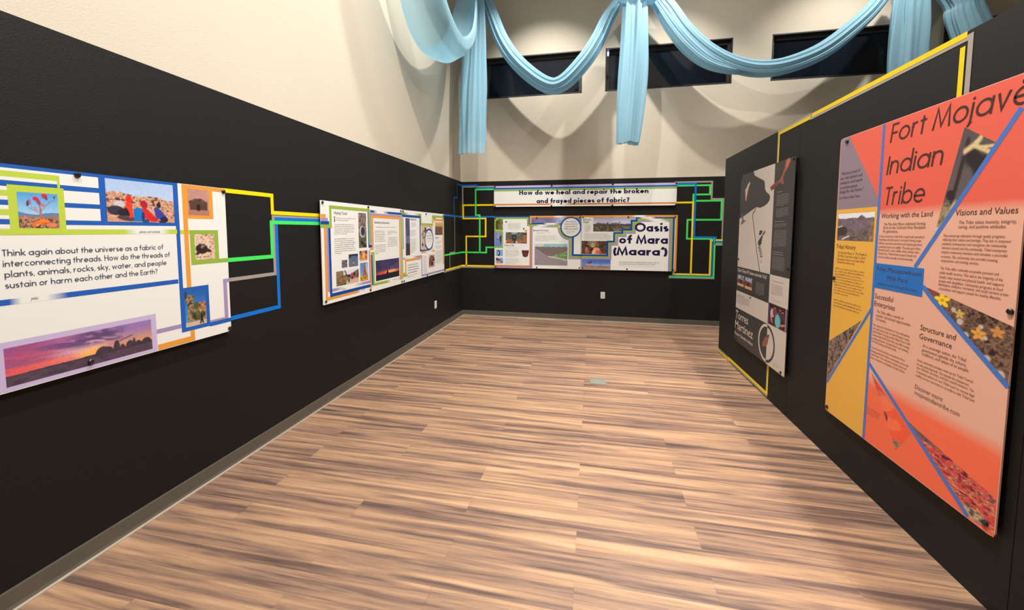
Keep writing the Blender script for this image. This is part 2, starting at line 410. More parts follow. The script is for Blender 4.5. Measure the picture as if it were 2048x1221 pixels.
# ------------------------------------------------------------------ printed pictures
def G(nx, ny):
    nx, ny = int(nx * 1.4), int(ny * 1.4)
    X, Y = np.meshgrid((np.arange(nx) + .5) / nx, (np.arange(ny) + .5) / ny)
    return X, Y
def noise(X, Y, sx, sy, seed=0, octs=3):
    X, Y = np.mod(X, 1), np.mod(Y, 1); out = np.zeros_like(X); amp = 1.0; tot = 0
    rs = np.random.RandomState(seed)
    for o in range(octs):
        a, b = int(sx * 2 ** o) + 2, int(sy * 2 ** o) + 2
        g = rs.rand(b + 2, a + 2); x = X * (a - 1); y = Y * (b - 1)
        i, j = np.clip(x.astype(int), 0, a), np.clip(y.astype(int), 0, b); fx, fy = x - i, y - j
        fx = fx * fx * (3 - 2 * fx); fy = fy * fy * (3 - 2 * fy)
        out += amp * ((g[j, i] * (1 - fx) + g[j, i + 1] * fx) * (1 - fy) + (g[j + 1, i] * (1 - fx) + g[j + 1, i + 1] * fx) * fy)
        tot += amp; amp *= .55
    return out / tot
def flat(X, *c): return np.tile(C(*c), X.shape + (1,))
def C(*c): return np.array(c, float) / 255.
def lerp(a, b, t): t = np.clip(t, 0, 1)[..., None]; return a * (1 - t) + b * t
def put(img, mask, col):
    m = np.clip(mask, 0, 1)[..., None]; img[:] = img * (1 - m) + np.asarray(col) * m
def ell(X, Y, cx, cy, rx, ry, rot=0, soft=.15):
    c, s = math.cos(rot), math.sin(rot); dx, dy = X - cx, Y - cy
    q = np.sqrt(((dx * c + dy * s) / rx) ** 2 + ((-dx * s + dy * c) / ry) ** 2)
    return np.clip((1 - q) / soft + .5, 0, 1)
def inpoly(X, Y, pts):
    ins = np.zeros(X.shape, bool); n = len(pts)
    for i in range(n):
        (x0, y0), (x1, y1) = pts[i], pts[(i + 1) % n]
        if y0 == y1: continue
        ins ^= ((y0 > Y) != (y1 > Y)) & (X < (x1 - x0) * (Y - y0) / (y1 - y0) + x0)
    return ins.astype(float)
def seg(X, Y, a, b, w):
    ax, ay = a; bx, by = b; L = (bx - ax) ** 2 + (by - ay) ** 2 + 1e-9
    t = np.clip(((X - ax) * (bx - ax) + (Y - ay) * (by - ay)) / L, 0, 1)
    return np.clip(1.5 - np.hypot(X - ax - t * (bx - ax), Y - ay - t * (by - ay)) / w, 0, 1)
def tex(nx, ny, cols, sx, sy, seed, octs=4, gain=2.2):
    X, Y = G(nx, ny); t = np.clip((noise(X, Y, sx, sy, seed, octs) - .5) * gain + .5, 0, .999) * (len(cols) - 1)
    k = t.astype(int); f = (t - k)[..., None]; c = np.array([C(*q) for q in cols])
    return c[k] * (1 - f) + c[np.minimum(k + 1, len(cols) - 1)] * f
def land(nx, ny, skyt, skyb, hill, ground, hz, amp, seed, hill2=None):
    X, Y = G(nx, ny); n = noise(X, Y, 4, 3, seed, 4)
    img = lerp(C(*skyb), C(*skyt), (Y - hz) / (1 - hz)) + (noise(X, Y, 3, 8, seed + 1, 3)[..., None] - .5) * .14
    ridge = hz + amp * (noise(X, Y * 0, 5, 1, seed + 2, 4) - .3)
    put(img, (Y < ridge) * 1., C(*hill)); put(img, (Y < ridge) * (n > .52) * .6, C(*(hill2 or ground)))
    put(img, (Y < hz * .8) * 1., C(*ground)); put(img, (Y < hz * .8) * (noise(X, Y, 14, 10, seed + 3, 3) > .53) * .55, C(*ground) * .6)
    return img

def pic_flower():
    X, Y = G(88, 74)
    img = lerp(C(168, 208, 238), C(92, 160, 220), (Y - .35) / .6)
    put(img, (Y < .40 + .035 * np.sin(X * 7 + 2) + .03 * noise(X, Y * 0, 5, 1, 4)), C(90, 130, 180))
    put(img, (Y < .33 + .16 * np.clip(X - .72, 0, 1) / .28 * noise(X, Y * 0, 8, 1, 2) + .04 * noise(X, Y * 0, 7, 1, 9)), C(150, 120, 108))
    g = tex(88, 74, [(70, 48, 40), (150, 105, 80), (205, 160, 130), (110, 70, 55)], 18, 16, 5)
    put(img, (Y < .27 + .05 * noise(X, Y * 0, 9, 1, 3)) * .95, g)
    for a, b, w in (((.54, .1), (.54, .55), .02), ((.54, .48), (.78, .76), .008), ((.78, .76), (.90, .80), .007), ((.54, .42), (.25, .58), .008), ((.54, .48), (.30, .62), .006), ((.54, .55), (.50, .72), .016)):
        put(img, seg(X, Y, a, b, w), C(165, 105, 85))
    for cx, cy, rx, ry, ro, c in ((.44, .83, .075, .06, -.4, (222, 38, 70)), (.50, .75, .05, .09, .4, (150, 70, 110)), (.66, .92, .075, .07, -.6, (212, 40, 66)), (.70, .86, .03, .06, .3, (130, 60, 90)),
                                  (.24, .70, .035, .085, -.2, (95, 60, 85)), (.29, .74, .03, .08, .15, (170, 110, 150)), (.42, .55, .022, .07, .1, (190, 140, 150)), (.60, .66, .05, .05, .4, (200, 120, 125)), (.91, .90, .022, .05, -.3, (70, 80, 120)), (.54, .40, .03, .09, 0, (190, 105, 80)), (.16, .30, .04, .05, 0, (225, 120, 100))):
        put(img, ell(X, Y, cx, cy, rx, ry, ro), C(*c))
    for cx, cy, rx, ry, ro, c in ((.58, .18, .16, .075, .18, (255, 130, 50)), (.40, .12, .10, .06, .55, (245, 110, 50)), (.44, .09, .05, .03, .4, (255, 160, 90)), (.80, .10, .11, .055, -.1, (240, 125, 80)), (.62, .14, .10, .03, .1, (225, 90, 40))):
        put(img, ell(X, Y, cx, cy, rx, ry, ro), C(*c))
    return img
def pic_hikers():
    X, Y = G(128, 84)
    img = lerp(C(198, 212, 236), C(172, 196, 232), Y)
    rocks = tex(128, 84, [(84, 52, 48), (165, 112, 90), (216, 168, 136), (232, 190, 160), (150, 98, 80), (222, 176, 146)], 20, 22, 7, 4, 2.4)
    put(img, (Y < .56 + .22 * noise(X, Y * 0, 9, 1, 8, 4) - .12 * X ** 3), rocks)
    put(img, (Y < .12) * .8, C(205, 152, 120))
    E_ = lambda cx, cy, rx, ry, ro, *c: put(img, ell(X, Y, cx, cy, rx, ry, ro, .12), C(*c))
    E_(.17, .42, .075, .09, .2, 205, 196, 200); E_(.12, .27, .115, .11, -.3, 58, 54, 66); E_(.22, .22, .08, .09, 0, 40, 38, 48); E_(.26, .09, .13, .06, -.25, 84, 66, 72)
    E_(.305, .55, .047, .085, 0, 226, 46, 40); put(img, inpoly(X, Y, [(.26, .48), (.34, .50), (.36, .12), (.30, .10), (.25, .30)]), C(232, 62, 46)); E_(.275, .24, .022, .10, .2, 40, 30, 34)
    E_(.52, .44, .055, .10, .15, 178, 32, 52); put(img, inpoly(X, Y, [(.49, .34), (.56, .34), (.74, .06), (.70, .02), (.62, .02), (.48, .14)]), C(212, 42, 48)); E_(.66, .09, .07, .05, -.5, 196, 38, 44)
    put(img, inpoly(X, Y, [(.36, .30), (.41, .36), (.49, .34), (.50, .02), (.37, .02)]), C(22, 118, 198)); E_(.50, .12, .022, .14, 0, 32, 54, 108); E_(.54, .03, .05, .05, 0, 44, 76, 124)
    E_(.75, .44, .034, .07, 0, 46, 38, 50); put(img, inpoly(X, Y, [(.67, .36), (.72, .39), (.79, .30), (.86, .16), (.88, .06), (.80, .04), (.70, .12)]), C(58, 66, 154)); E_(.83, .08, .06, .075, .3, 40, 36, 66); E_(.80, .03, .07, .03, 0, 52, 40, 50)
    return np.clip(img, 0, 1)
def pic_sunset():
    X, Y = G(170, 56)
    base = lerp(C(235, 150, 150), C(176, 122, 178), (Y - .25) / .6)
    right = lerp(C(232, 162, 100), C(150, 118, 176), (Y - .28) / .55)
    img = lerp(base, right, (X - .48) / .3)
    red = lerp(C(238, 92, 84), C(160, 78, 130), (Y - .22) / .7)
    st = noise(X, Y + X * .22, 3, 14, 3, 3)
    put(img, np.clip(1.25 - X * 2.3, 0, 1) * .95, red); put(img, np.clip(1.15 - X * 1.9, 0, 1) * (st > .52) * .6, C(136, 82, 136))
    put(img, np.clip(1 - abs(Y - .36 - .05 * (1 - X)) / .07, 0, 1) * np.clip(1 - abs(X - .30) / .3, 0, 1), C(246, 110, 70))
    put(img, ell(X, Y, .52, .40, .10, .16, 0, 1.) * .95, C(255, 180, 90)); put(img, ell(X, Y, .45, .60, .14, .20, -.5, 1.) * .5, C(226, 200, 206))
    cl = noise(X * 1.3, Y + X * .5, 7, 8, 12, 4)
    put(img, ell(X, Y, .55, .82, .18, .22, -.5, .8) * np.clip((cl - .42) * 6, 0, 1) * .85, C(84, 64, 104)); put(img, ell(X, Y, .36, .76, .16, .09, -.35, .8) * np.clip((cl - .38) * 6, 0, 1) * .8, C(104, 72, 122))
    put(img, ell(X, Y, .67, .66, .09, .05, -.6, .7) * .7 * np.clip((cl - .35) * 5, 0, 1), C(86, 68, 104)); put(img, seg(X, Y, (.72, .52), (.83, .62), .012), C(92, 76, 104))
    hill = .26 + .04 * X + .03 * noise(X, Y * 0, 12, 1, 2)
    for cx, rx, ry in ((.60, .055, .20), (.63, .05, .17), (.705, .027, .30), (.75, .02, .14), (.81, .035, .20), (.845, .014, .26), (.88, .03, .14), (.95, .045, .17)):
        hill = np.maximum(hill, .27 + ry * np.sqrt(np.clip(1 - ((X - cx) / rx) ** 2, 0, 1)))
    put(img, (Y < hill) * 1., lerp(C(84, 68, 76), C(58, 46, 60), noise(X, Y, 14, 9, 6) * 1.2)); put(img, (Y < .25) * .6, tex(170, 56, [(70, 56, 78), (104, 84, 98), (84, 66, 80)], 18, 10, 2))
    return img
def pic_house():
    X, Y = G(36, 46); img = flat(X, 188, 138, 126) + (noise(X, Y, 3, 3, 1)[..., None] - .5) * .08
    put(img, inpoly(X, Y, [(.06, .40), (.04, .52), (.3, .63), (.62, .66), (.92, .50), (.92, .20), (.08, .20)]), C(90, 62, 56))
    put(img, inpoly(X, Y, [(.06, .40), (.04, .52), (.3, .63), (.62, .66), (.95, .50), (.92, .44), (.5, .50)]) * .8, tex(36, 46, [(70, 48, 44), (120, 86, 78)], 12, 12, 3))
    put(img, (Y < .2), C(168, 120, 104)); put(img, ell(X, Y, .48, .3, .09, .14), C(48, 32, 32)); return img
def pic_tortoise():
    X, Y = G(40, 46); img = tex(40, 46, [(150, 112, 92), (212, 178, 152), (236, 210, 188), (176, 134, 108)], 8, 9, 4)
    put(img, ell(X, Y, .34, .42, .30, .19, -.1), C(44, 34, 34)); put(img, ell(X, Y, .62, .36, .2, .07, -.3), C(60, 42, 38)); put(img, ell(X, Y, .36, .50, .16, .07, 0) * (noise(X, Y, 10, 10, 3) > .5), C(140, 120, 108)); put(img, ell(X, Y, .14, .26, .1, .06, .3), C(66, 48, 44)); return img
def pic_palms():
    X, Y = G(46, 70); img = lerp(C(88, 150, 214), C(36, 92, 168), Y)
    put(img, (Y < .55 + .14 * noise(X, Y * 0, 4, 1, 3) * (X > .4) - .1 * (X < .4)) * (X > .40), tex(46, 70, [(70, 50, 40), (156, 112, 86), (190, 146, 112)], 9, 12, 2))
    f = tex(46, 70, [(58, 44, 30), (120, 96, 66), (182, 152, 112), (84, 78, 44)], 14, 16, 5)
    put(img, ell(X, Y, .24, .74, .20, .15), f); put(img, inpoly(X, Y, [(.12, .70), (.40, .70), (.36, .05), (.10, .05)]), f); put(img, ell(X, Y, .03, .88, .07, .10), C(70, 60, 40)); put(img, ell(X, Y, .52, .55, .13, .10), C(84, 86, 48))
    put(img, (Y < .12), C(200, 178, 156)); put(img, ell(X, Y, .62, .28, .34, .13), tex(46, 70, [(50, 54, 32), (108, 102, 62)], 9, 9, 8)); put(img, ell(X, Y, .76, .22, .05, .10), C(30, 28, 34)); put(img, ell(X, Y, .72, .40, .06, .04), C(196, 162, 60)); put(img, seg(X, Y, (.74, .14), (.70, .05), .03) + seg(X, Y, (.78, .14), (.82, .05), .03), C(24, 24, 30)); return img
def pic_mirror():
    X, Y = G(30, 70); img = tex(30, 70, [(48, 42, 40), (120, 104, 98), (168, 150, 144), (80, 66, 62)], 14, 8, 3)
    put(img, (Y < .48), tex(30, 70, [(34, 42, 26), (76, 88, 58), (128, 128, 108), (60, 64, 48)], 12, 20, 5)); put(img, ell(X, Y, .5, .46, .36, .16), C(226, 212, 186)); put(img, ell(X, Y, .54, .47, .29, .135), C(66, 66, 96)); put(img, ell(X, Y, .55, .5, .12, .09), C(44, 40, 62)); put(img, seg(X, Y, (.3, .16), (.95, .03), .04), C(44, 34, 34)); return img
def pic_coals(): return tex(16, 22, [(44, 40, 54), (92, 84, 100), (150, 132, 140), (58, 50, 62)], 6, 7, 3)
def pic_pool():
    X, Y = G(30, 36); img = lerp(C(104, 108, 128), C(84, 104, 140), Y); put(img, (Y > .86), C(40, 40, 48)); put(img, seg(X, Y, (.5, .8), (.5, .3), .02), C(60, 70, 92)); put(img, ell(X, Y, .5, .3, .07, .06), C(220, 176, 96)); put(img, ell(X, Y, .1, .8, .18, .12) + ell(X, Y, .85, .88, .2, .1), C(46, 56, 66)); return img
def pic_arch():
    X, Y = G(26, 30); img = tex(26, 30, [(96, 48, 34), (186, 108, 60), (232, 160, 92), (150, 80, 50)], 6, 6, 3); put(img, ell(X, Y, .5, .5, .16, .3), C(240, 176, 98)); put(img, (Y < .15), C(206, 176, 140)); put(img, ell(X, Y, .05, .95, .2, .2) + ell(X, Y, .95, .95, .22, .3), C(60, 66, 112)); return img
def pic_spire():
    X, Y = G(26, 50); img = lerp(C(138, 168, 208), C(74, 130, 196), Y); put(img, ell(X, Y, .9, .7, .25, .3) * .7, C(200, 200, 206)); put(img, inpoly(X, Y, [(.36, .2), (.44, .85), (.58, .92), (.68, .8), (.80, .2)]), tex(26, 50, [(110, 50, 40), (190, 100, 60), (150, 76, 56)], 6, 10, 2)); put(img, (Y < .25 + .1 * noise(X, Y * 0, 4, 1, 3)), tex(26, 50, [(60, 46, 36), (200, 140, 50), (236, 180, 70), (120, 84, 40)], 8, 12, 5)); return img
def pic_walkers():
    X, Y = G(60, 44); img = tex(60, 44, [(70, 52, 34), (124, 100, 66), (160, 132, 92), (90, 72, 50)], 14, 12, 2)
    put(img, (Y > .72 - .1 * X) * (X > .3), C(214, 214, 222)); put(img, inpoly(X, Y, [(.55, .62), (.98, .96), (1, .5), (.6, .5)]), C(92, 92, 118)); put(img, ell(X, Y, .88, .6, .2, .2), tex(60, 44, [(74, 56, 48), (150, 112, 88)], 12, 10, 7)); put(img, (Y < .3 - .1 * X) * (X > .42) + (Y < .33) * (X > .5), C(206, 172, 150)); put(img, ell(X, Y, .54, .56, .05, .1), C(40, 34, 44)); put(img, ell(X, Y, .54, .38, .045, .1), C(110, 124, 96)); put(img, ell(X, Y, .67, .62, .05, .14), C(206, 52, 70)); put(img, ell(X, Y, .68, .4, .03, .12) + ell(X, Y, .54, .22, .03, .12), C(46, 40, 52)); put(img, ell(X, Y, .79, .62, .04, .14), C(44, 34, 38)); put(img, seg(X, Y, (.36, 1), (.45, .6), .02), C(40, 36, 34)); return img
def pic_dusk():
    X, Y = G(60, 42); img = lerp(C(98, 68, 96), C(54, 52, 96), Y) + (noise(X, Y, 5, 9, 2, 4)[..., None] - .5) * .2
    put(img, ell(X, Y, .56, .35, .44, .10, .06, .7), C(232, 112, 74)); put(img, ell(X, Y, .3, .34, .24, .06, .05, .7), C(220, 70, 54)); put(img, ell(X, Y, .62, .36, .22, .07, .03, .9), C(248, 170, 110)); put(img, (Y < .27 + .03 * X), C(30, 28, 48)); put(img, inpoly(X, Y, [(.40, .2), (.46, .46), (.49, .47), (.52, .24)]), C(24, 24, 40)); return img
def pic_river():
    X, Y = G(14, 60); img = lerp(C(52, 44, 62), C(92, 88, 130), Y) + (noise(X, Y, 6, 4, 3)[..., None] - .5) * .25; put(img, (abs(Y - .42) < .10) * .5, C(132, 140, 176)); put(img, (Y < .3), C(62, 50, 58)); return img
def pic_glyphs():
    X, Y = G(34, 52); img = tex(34, 52, [(178, 150, 120), (206, 182, 150), (190, 164, 138)], 6, 8, 3)
    rs = random.Random(4)
    for i in range(26):
        x, y = rs.random() * .5 + .05, rs.random() * .8 + .1; a = rs.random() * 6; put(img, seg(X, Y, (x, y), (x + .1 * math.cos(a), y + .07 * math.sin(a)), .02), C(74, 56, 66))
    put(img, inpoly(X, Y, [(.28, .9), (.4, .86), (.4, .7), (.3, .72)]), C(62, 50, 66)); put(img, ell(X, Y, .62, .83, .12, .09), C(236, 228, 214)); put(img, ell(X, Y, .38, .45, .09, .16), C(226, 216, 226)); return img
def pic_oldphoto(): 
    X, Y = G(30, 44); img = lerp(C(140, 96, 84), C(216, 168, 112), (Y - .3) * 1.6); put(img, (Y < .6 + .1 * noise(X, Y * 0, 9, 1, 2)), tex(30, 44, [(58, 38, 44), (112, 74, 70), (150, 108, 96), (44, 30, 36)], 12, 10, 4)); return img
def pic_oldtree():
    X, Y = G(22, 42); img = lerp(C(190, 150, 136), C(206, 160, 148), Y); put(img, ell(X, Y, .55, .6, .42, .34) * (noise(X, Y, 8, 12, 3) > .4), C(70, 40, 42)); put(img, ell(X, Y, .3, .35, .28, .25) * .7, C(96, 60, 58)); put(img, (abs(X - .6) < .12) * (Y < .4) * (Y > .12), C(52, 30, 34)); return img
def pic_leaf():
    X, Y = G(40, 62); img = tex(40, 62, [(120, 140, 48), (182, 196, 84), (214, 214, 130)], 5, 6, 3)
    for i in range(13): put(img, seg(X, Y, (-.1, .12 + .05 * i), (1.1, .05 + .105 * i), .024), C(34, 38, 22))
    return img
def pic_bird():
    X, Y = G(38, 72); img = lerp(C(104, 134, 206), C(120, 140, 196), Y); put(img, ell(X, Y, .52, .66, .26, .30, -.3) * (noise(X, Y, 7, 12, 3) > .42), C(150, 164, 204)); put(img, ell(X, Y, .86, .55, .2, .24) * .9, C(52, 54, 92)); put(img, ell(X, Y, .42, .5, .18, .03, -.4), C(40, 42, 74)); put(img, ell(X, Y, .88, .25, .1, .06), C(64, 82, 150)); put(img, ell(X, Y, .12, .93, .2, .07), C(170, 110, 116)); return img
def pic_person(seed):
    X, Y = G(30, 28); img = flat(X, 124, 172, 208)
    if seed: put(img, ell(X, Y, .38, .3, .3, .42), C(206, 140, 120)); put(img, ell(X, Y, .36, .62, .34, .12), C(84, 44, 48)); put(img, ell(X, Y, .85, .3, .14, .12), C(50, 60, 92)); put(img, ell(X, Y, .1, .85, .2, .16), C(66, 60, 72))
    else: put(img, ell(X, Y, .42, .45, .17, .46), C(38, 42, 84)); put(img, ell(X, Y, .36, .5, .09, .24), C(196, 188, 206)); put(img, ell(X, Y, .36, .82, .10, .12), C(62, 50, 62))
    return img
def pic_palmrow():
    X, Y = G(76, 44); img = tex(76, 44, [(40, 40, 36), (88, 96, 74), (128, 134, 118), (60, 56, 48)], 16, 12, 4)
    put(img, ell(X, Y, .4, .98, .14, .16) * .8, C(160, 184, 206)); put(img, ell(X, Y, .17, .17, .18, .22) + ell(X, Y, .68, .2, .17, .2) + ell(X, Y, .9, .45, .1, .3), tex(76, 44, [(120, 66, 44), (186, 116, 78), (150, 86, 60)], 14, 16, 6)); put(img, ell(X, Y, .40, .5, .11, .28), C(44, 46, 48)); put(img, ell(X, Y, .41, .53, .05, .09) * .7, C(120, 130, 124)); put(img, ell(X, Y, .52, .05, .04, .2), C(196, 196, 208)); put(img, inpoly(X, Y, [(0, .3), (.05, .22), (.02, .12), (0, .1)]), C(214, 200, 190)); return img
def pic_sky():
    X, Y = G(120, 16); img = lerp(C(92, 86, 124), C(148, 138, 174), noise(X, Y, 5, 4, 4)); put(img, np.clip(1 - abs(X - .60) / .2, 0, 1) * (noise(X, Y + X, 8, 5, 2) > .42) * .8, C(206, 214, 232)); put(img, (X > .8) * .6, C(110, 150, 212)); return img
def pic_creek():
    X, Y = G(110, 74); img = flat(X, 146, 136, 142) + (noise(X, Y, 3, 3, 2)[..., None] - .5) * .03
    put(img, (Y > .84), C(136, 190, 192)); put(img, (Y > .9) * (noise(X, Y, 3, 6, 3) > .5) * .6, C(176, 204, 204)); put(img, (X < .28) * (Y > .85), C(200, 206, 204))
    top = .845 + .025 * np.abs(np.sin(X * 19)); put(img, (Y < top) * (Y > .80 - 1.25 * X) * (Y > .38) , C(122, 106, 104)); put(img, (Y < .83 - 1.05 * X) + (Y < .48 - .12 * X), C(146, 136, 142))
    put(img, inpoly(X, Y, [(.52, .42), (1.0, .68), (1.0, .30), (.8, .32)]), tex(110, 74, [(88, 130, 82), (120, 160, 98), (146, 180, 120)], 22, 18, 5)); put(img, seg(X, Y, (.42, .41), (.9, .29), .022) + seg(X, Y, (.9, .255), (1, .25), .02), C(206, 206, 186)); put(img, seg(X, Y, (.29, .48), (.42, .48), .006) + seg(X, Y, (.29, .48), (.12, .72), .005), C(168, 156, 158)); put(img, seg(X, Y, (.36, .25), (.31, .08), .006) + seg(X, Y, (.41, .4), (.36, .2), .006) + seg(X, Y, (.86, .2), (.82, .05), .006), C(130, 122, 124)); return img
def pic_desert():
    X, Y = G(90, 36); img = land(90, 36, (150, 150, 182), (206, 206, 222), (110, 96, 98), (84, 74, 66), .52, .22, 3, (92, 80, 84)); put(img, (Y < .42) * (noise(X, Y, 20, 12, 6) > .52) * .7, C(140, 126, 100)); put(img, ell(X, Y, .33, .58, .02, .05) + ell(X, Y, .6, .64, .012, .05), C(40, 34, 40)); put(img, (Y < .5) * (Y > .42) * .6, C(52, 44, 46)); return img
def pic_yucca():
    X, Y = G(70, 38); img = tex(70, 38, [(30, 24, 26), (74, 56, 48), (120, 88, 70), (48, 38, 38)], 14, 10, 3)
    for i in range(14):
        a = .25 + i * .19; put(img, seg(X, Y, (.45, .5), (.45 + .26 * math.cos(a), .5 + .62 * math.sin(a)), .011), C(214, 196, 150) if i % 2 else C(150, 128, 88))
    put(img, ell(X, Y, .60, .22, .15, .30) * (.5 + noise(X, Y, 16, 14, 4)), C(240, 168, 118)); put(img, ell(X, Y, .70, .12, .14, .16) * .7, C(206, 84, 58)); put(img, ell(X, Y, .48, .12, .06, .14), C(236, 196, 176)); put(img, ell(X, Y, .22, .28, .10, .26) * .8, C(150, 92, 60)); put(img, ell(X, Y, .24, .14, .1, .06) * .8, C(190, 96, 66)); put(img, seg(X, Y, (.2, .2), (.2, .5), .02), C(220, 150, 96)); return img
def pic_joshua():
    X, Y = G(80, 32); img = lerp(C(150, 160, 206), C(54, 104, 192), Y) ; put(img, (noise(X, Y, 5, 6, 3) > .52) * (Y > .3) * (Y < .62) * .5, C(196, 196, 216)); put(img, (Y < .28 + .04 * noise(X, Y * 0, 8, 1, 2)), C(110, 88, 84)); put(img, (Y < .24), tex(80, 32, [(128, 104, 92), (190, 158, 140), (160, 110, 96)], 20, 10, 4)); put(img, ell(X, Y, .25, .42, .08, .16) * (noise(X, Y, 22, 14, 5) > .38), C(190, 150, 140)); put(img, ell(X, Y, .33, .66, .03, .12) + ell(X, Y, .26, .60, .05, .06), C(74, 66, 78)); put(img, (X < .2) * (Y > .5) * .5, C(134, 130, 170)); return img
def pic_dwelling(seed):
    X, Y = G(24, 38); img = lerp(C(140, 130, 132), C(186, 190, 206), Y); put(img, (Y > .62) * (noise(X, Y, 5, 4, seed) > .5), C(120, 126, 150)); put(img, inpoly(X, Y, [(.0, .3), (.05, .66), (.9, .60), (1, .35), (.9, .2), (.05, .2)]), tex(24, 38, [(60, 32, 26), (130, 78, 54), (90, 50, 40)], 9, 5, seed)); put(img, (Y < .24), C(206, 160, 128)); put(img, ell(X, Y, .5, .4, .1, .18), C(36, 22, 24)); return img
def pic_people():
    X, Y = G(52, 64); img = tex(52, 64, [(48, 26, 40), (84, 48, 58), (60, 34, 48)], 5, 6, 2)
    for cx, cy, c in ((.24, .66, (190, 184, 180)), (.38, .74, (120, 70, 80)), (.56, .55, (112, 190, 196)), (.66, .72, (80, 56, 66)), (.80, .66, (74, 50, 64))):
        put(img, ell(X, Y, cx, cy + .12, .05, .055), C(196, 128, 106)); put(img, ell(X, Y, cx, cy - .1, .11, .19), C(*c)); put(img, ell(X, Y, cx, cy + .165, .055, .03), C(36, 22, 26))
    put(img, ell(X, Y, .55, .30, .15, .30), C(104, 186, 194)); put(img, ell(X, Y, .2, .3, .05, .2, .3) + ell(X, Y, .82, .22, .16, .05, .5), C(196, 124, 104)); put(img, (X > .93), C(150, 116, 130)); put(img, (X < .08), C(88, 66, 110)); return img
def pic_valley():
    X, Y = G(64, 50); img = lerp(C(206, 216, 232), C(226, 228, 236), Y); put(img, (Y < .80 + .12 * np.clip(1 - abs(X - .67) / .12, 0, 1) - .06 * (X < .3) * X + .05 * noise(X, Y * 0, 9, 1, 3)), lerp(C(84, 74, 86), C(128, 112, 116), noise(X, Y, 12, 9, 4, 4) * 1.3)); put(img, (Y < .30 + .1 * np.sin(X * 3)) * .8, tex(64, 50, [(56, 48, 50), (134, 112, 104), (96, 82, 80)], 18, 14, 5)); put(img, ell(X, Y, .14, .36, .16, .18), C(64, 54, 58)); put(img, seg(X, Y, (.02, .5), (.14, .54), .02) + seg(X, Y, (.16, .05), (.34, .17), .025), C(222, 208, 200)); put(img, (X > .90) * (Y < .7) * .7, tex(64, 50, [(110, 78, 52), (196, 152, 104)], 20, 12, 6)); return img
def pic_branch():
    X, Y = G(60, 120); img = lerp(C(104, 92, 86), C(86, 78, 82), Y); put(img, (Y < .30), tex(60, 120, [(116, 102, 70), (168, 150, 116), (96, 84, 60)], 10, 14, 3)); put(img, seg(X, Y, (.52, .86), (.30, .30), .035), C(52, 42, 42)); put(img, seg(X, Y, (.55, .70), (.95, .62), .06) + seg(X, Y, (.60, .75), (.72, .58), .07), C(44, 36, 38)); put(img, seg(X, Y, (.47, .77), (.66, .82), .03) + seg(X, Y, (.66, .82), (.74, .87), .03) + seg(X, Y, (.66, .80), (.96, .70), .022) + seg(X, Y, (.74, .78), (.98, .77), .014), C(214, 190, 140)); put(img, ell(X, Y, .26, .37, .08, .05), C(46, 40, 42)); put(img, seg(X, Y, (.16, .03), (.36, .26), .05), C(206, 184, 140)); put(img, (Y < .06), C(206, 196, 200)); return img
def pic_bloom():
    X, Y = G(110, 110); img = tex(110, 110, [(48, 34, 34), (104, 78, 66), (146, 112, 88), (78, 54, 54), (96, 86, 56)], 22, 22, 5)
    put(img, ell(X, Y, .12, .93, .08, .05) * .8, C(150, 62, 52)); rs = random.Random(3)
    for x, y, r in ((.48, .60, .045), (.55, .44, .045), (.78, .22, .045), (.92, .08, .05), (.40, .74, .035), (.60, .30, .03), (.30, .66, .03), (.7, .6, .03), (.75, .47, .03)): put(img, ell(X, Y, x, y, r * .8, r, 0, .4) * .8, C(214, 202, 196))
    for cx, cy, k, c in ((.26, .84, .07, (244, 206, 52)), (.68, .50, .055, (222, 158, 74)), (.86, .58, .05, (206, 140, 80)), (.47, .70, .04, (204, 178, 90))):
        for i in range(5): a = i * 1.257 + .4; put(img, ell(X, Y, cx + k * .75 * math.cos(a), cy + k * .9 * math.sin(a), k * .7, k * .42, a), C(*c))
        put(img, ell(X, Y, cx, cy, k * .3, k * .3), C(196, 140, 40))
    return img
def pic_poppy():
    X, Y = G(70, 90); img = tex(70, 90, [(176, 84, 66), (226, 104, 74), (150, 110, 92)], 8, 9, 4); put(img, ell(X, Y, .56, .38, .42, .26, -.2), C(238, 92, 58)); put(img, ell(X, Y, .40, .62, .22, .12, .3), C(240, 120, 84)); put(img, ell(X, Y, .5, .34, .3, .10, .2) * .6, C(252, 128, 84)); put(img, ell(X, Y, .38, .40, .10, .08), C(120, 54, 56)); put(img, ell(X, Y, .25, .85, .18, .08), C(214, 80, 70)); put(img, (Y < .14), tex(70, 90, [(70, 54, 58), (176, 160, 130), (110, 90, 92)], 10, 14, 6)); return img
def pic_ocotillo(): 
    X, Y = G(100, 120); img = tex(100, 120, [(76, 40, 48), (196, 62, 62), (228, 92, 82), (176, 54, 60), (220, 186, 136), (206, 70, 68), (96, 70, 74)], 20, 24, 8, 3, 2.0); put(img, (Y > .80) * .7, tex(100, 120, [(56, 56, 72), (110, 100, 106)], 16, 16, 3)); put(img, ell(X, Y, .80, .10, .14, .10) * .9, tex(100, 120, [(60, 48, 52), (214, 190, 150), (150, 120, 100)], 20, 26, 5)); return img
def pic_brush(): return tex(60, 80, [(58, 44, 42), (120, 98, 88), (166, 144, 130), (84, 66, 60)], 26, 24, 4, 3, 2.6)

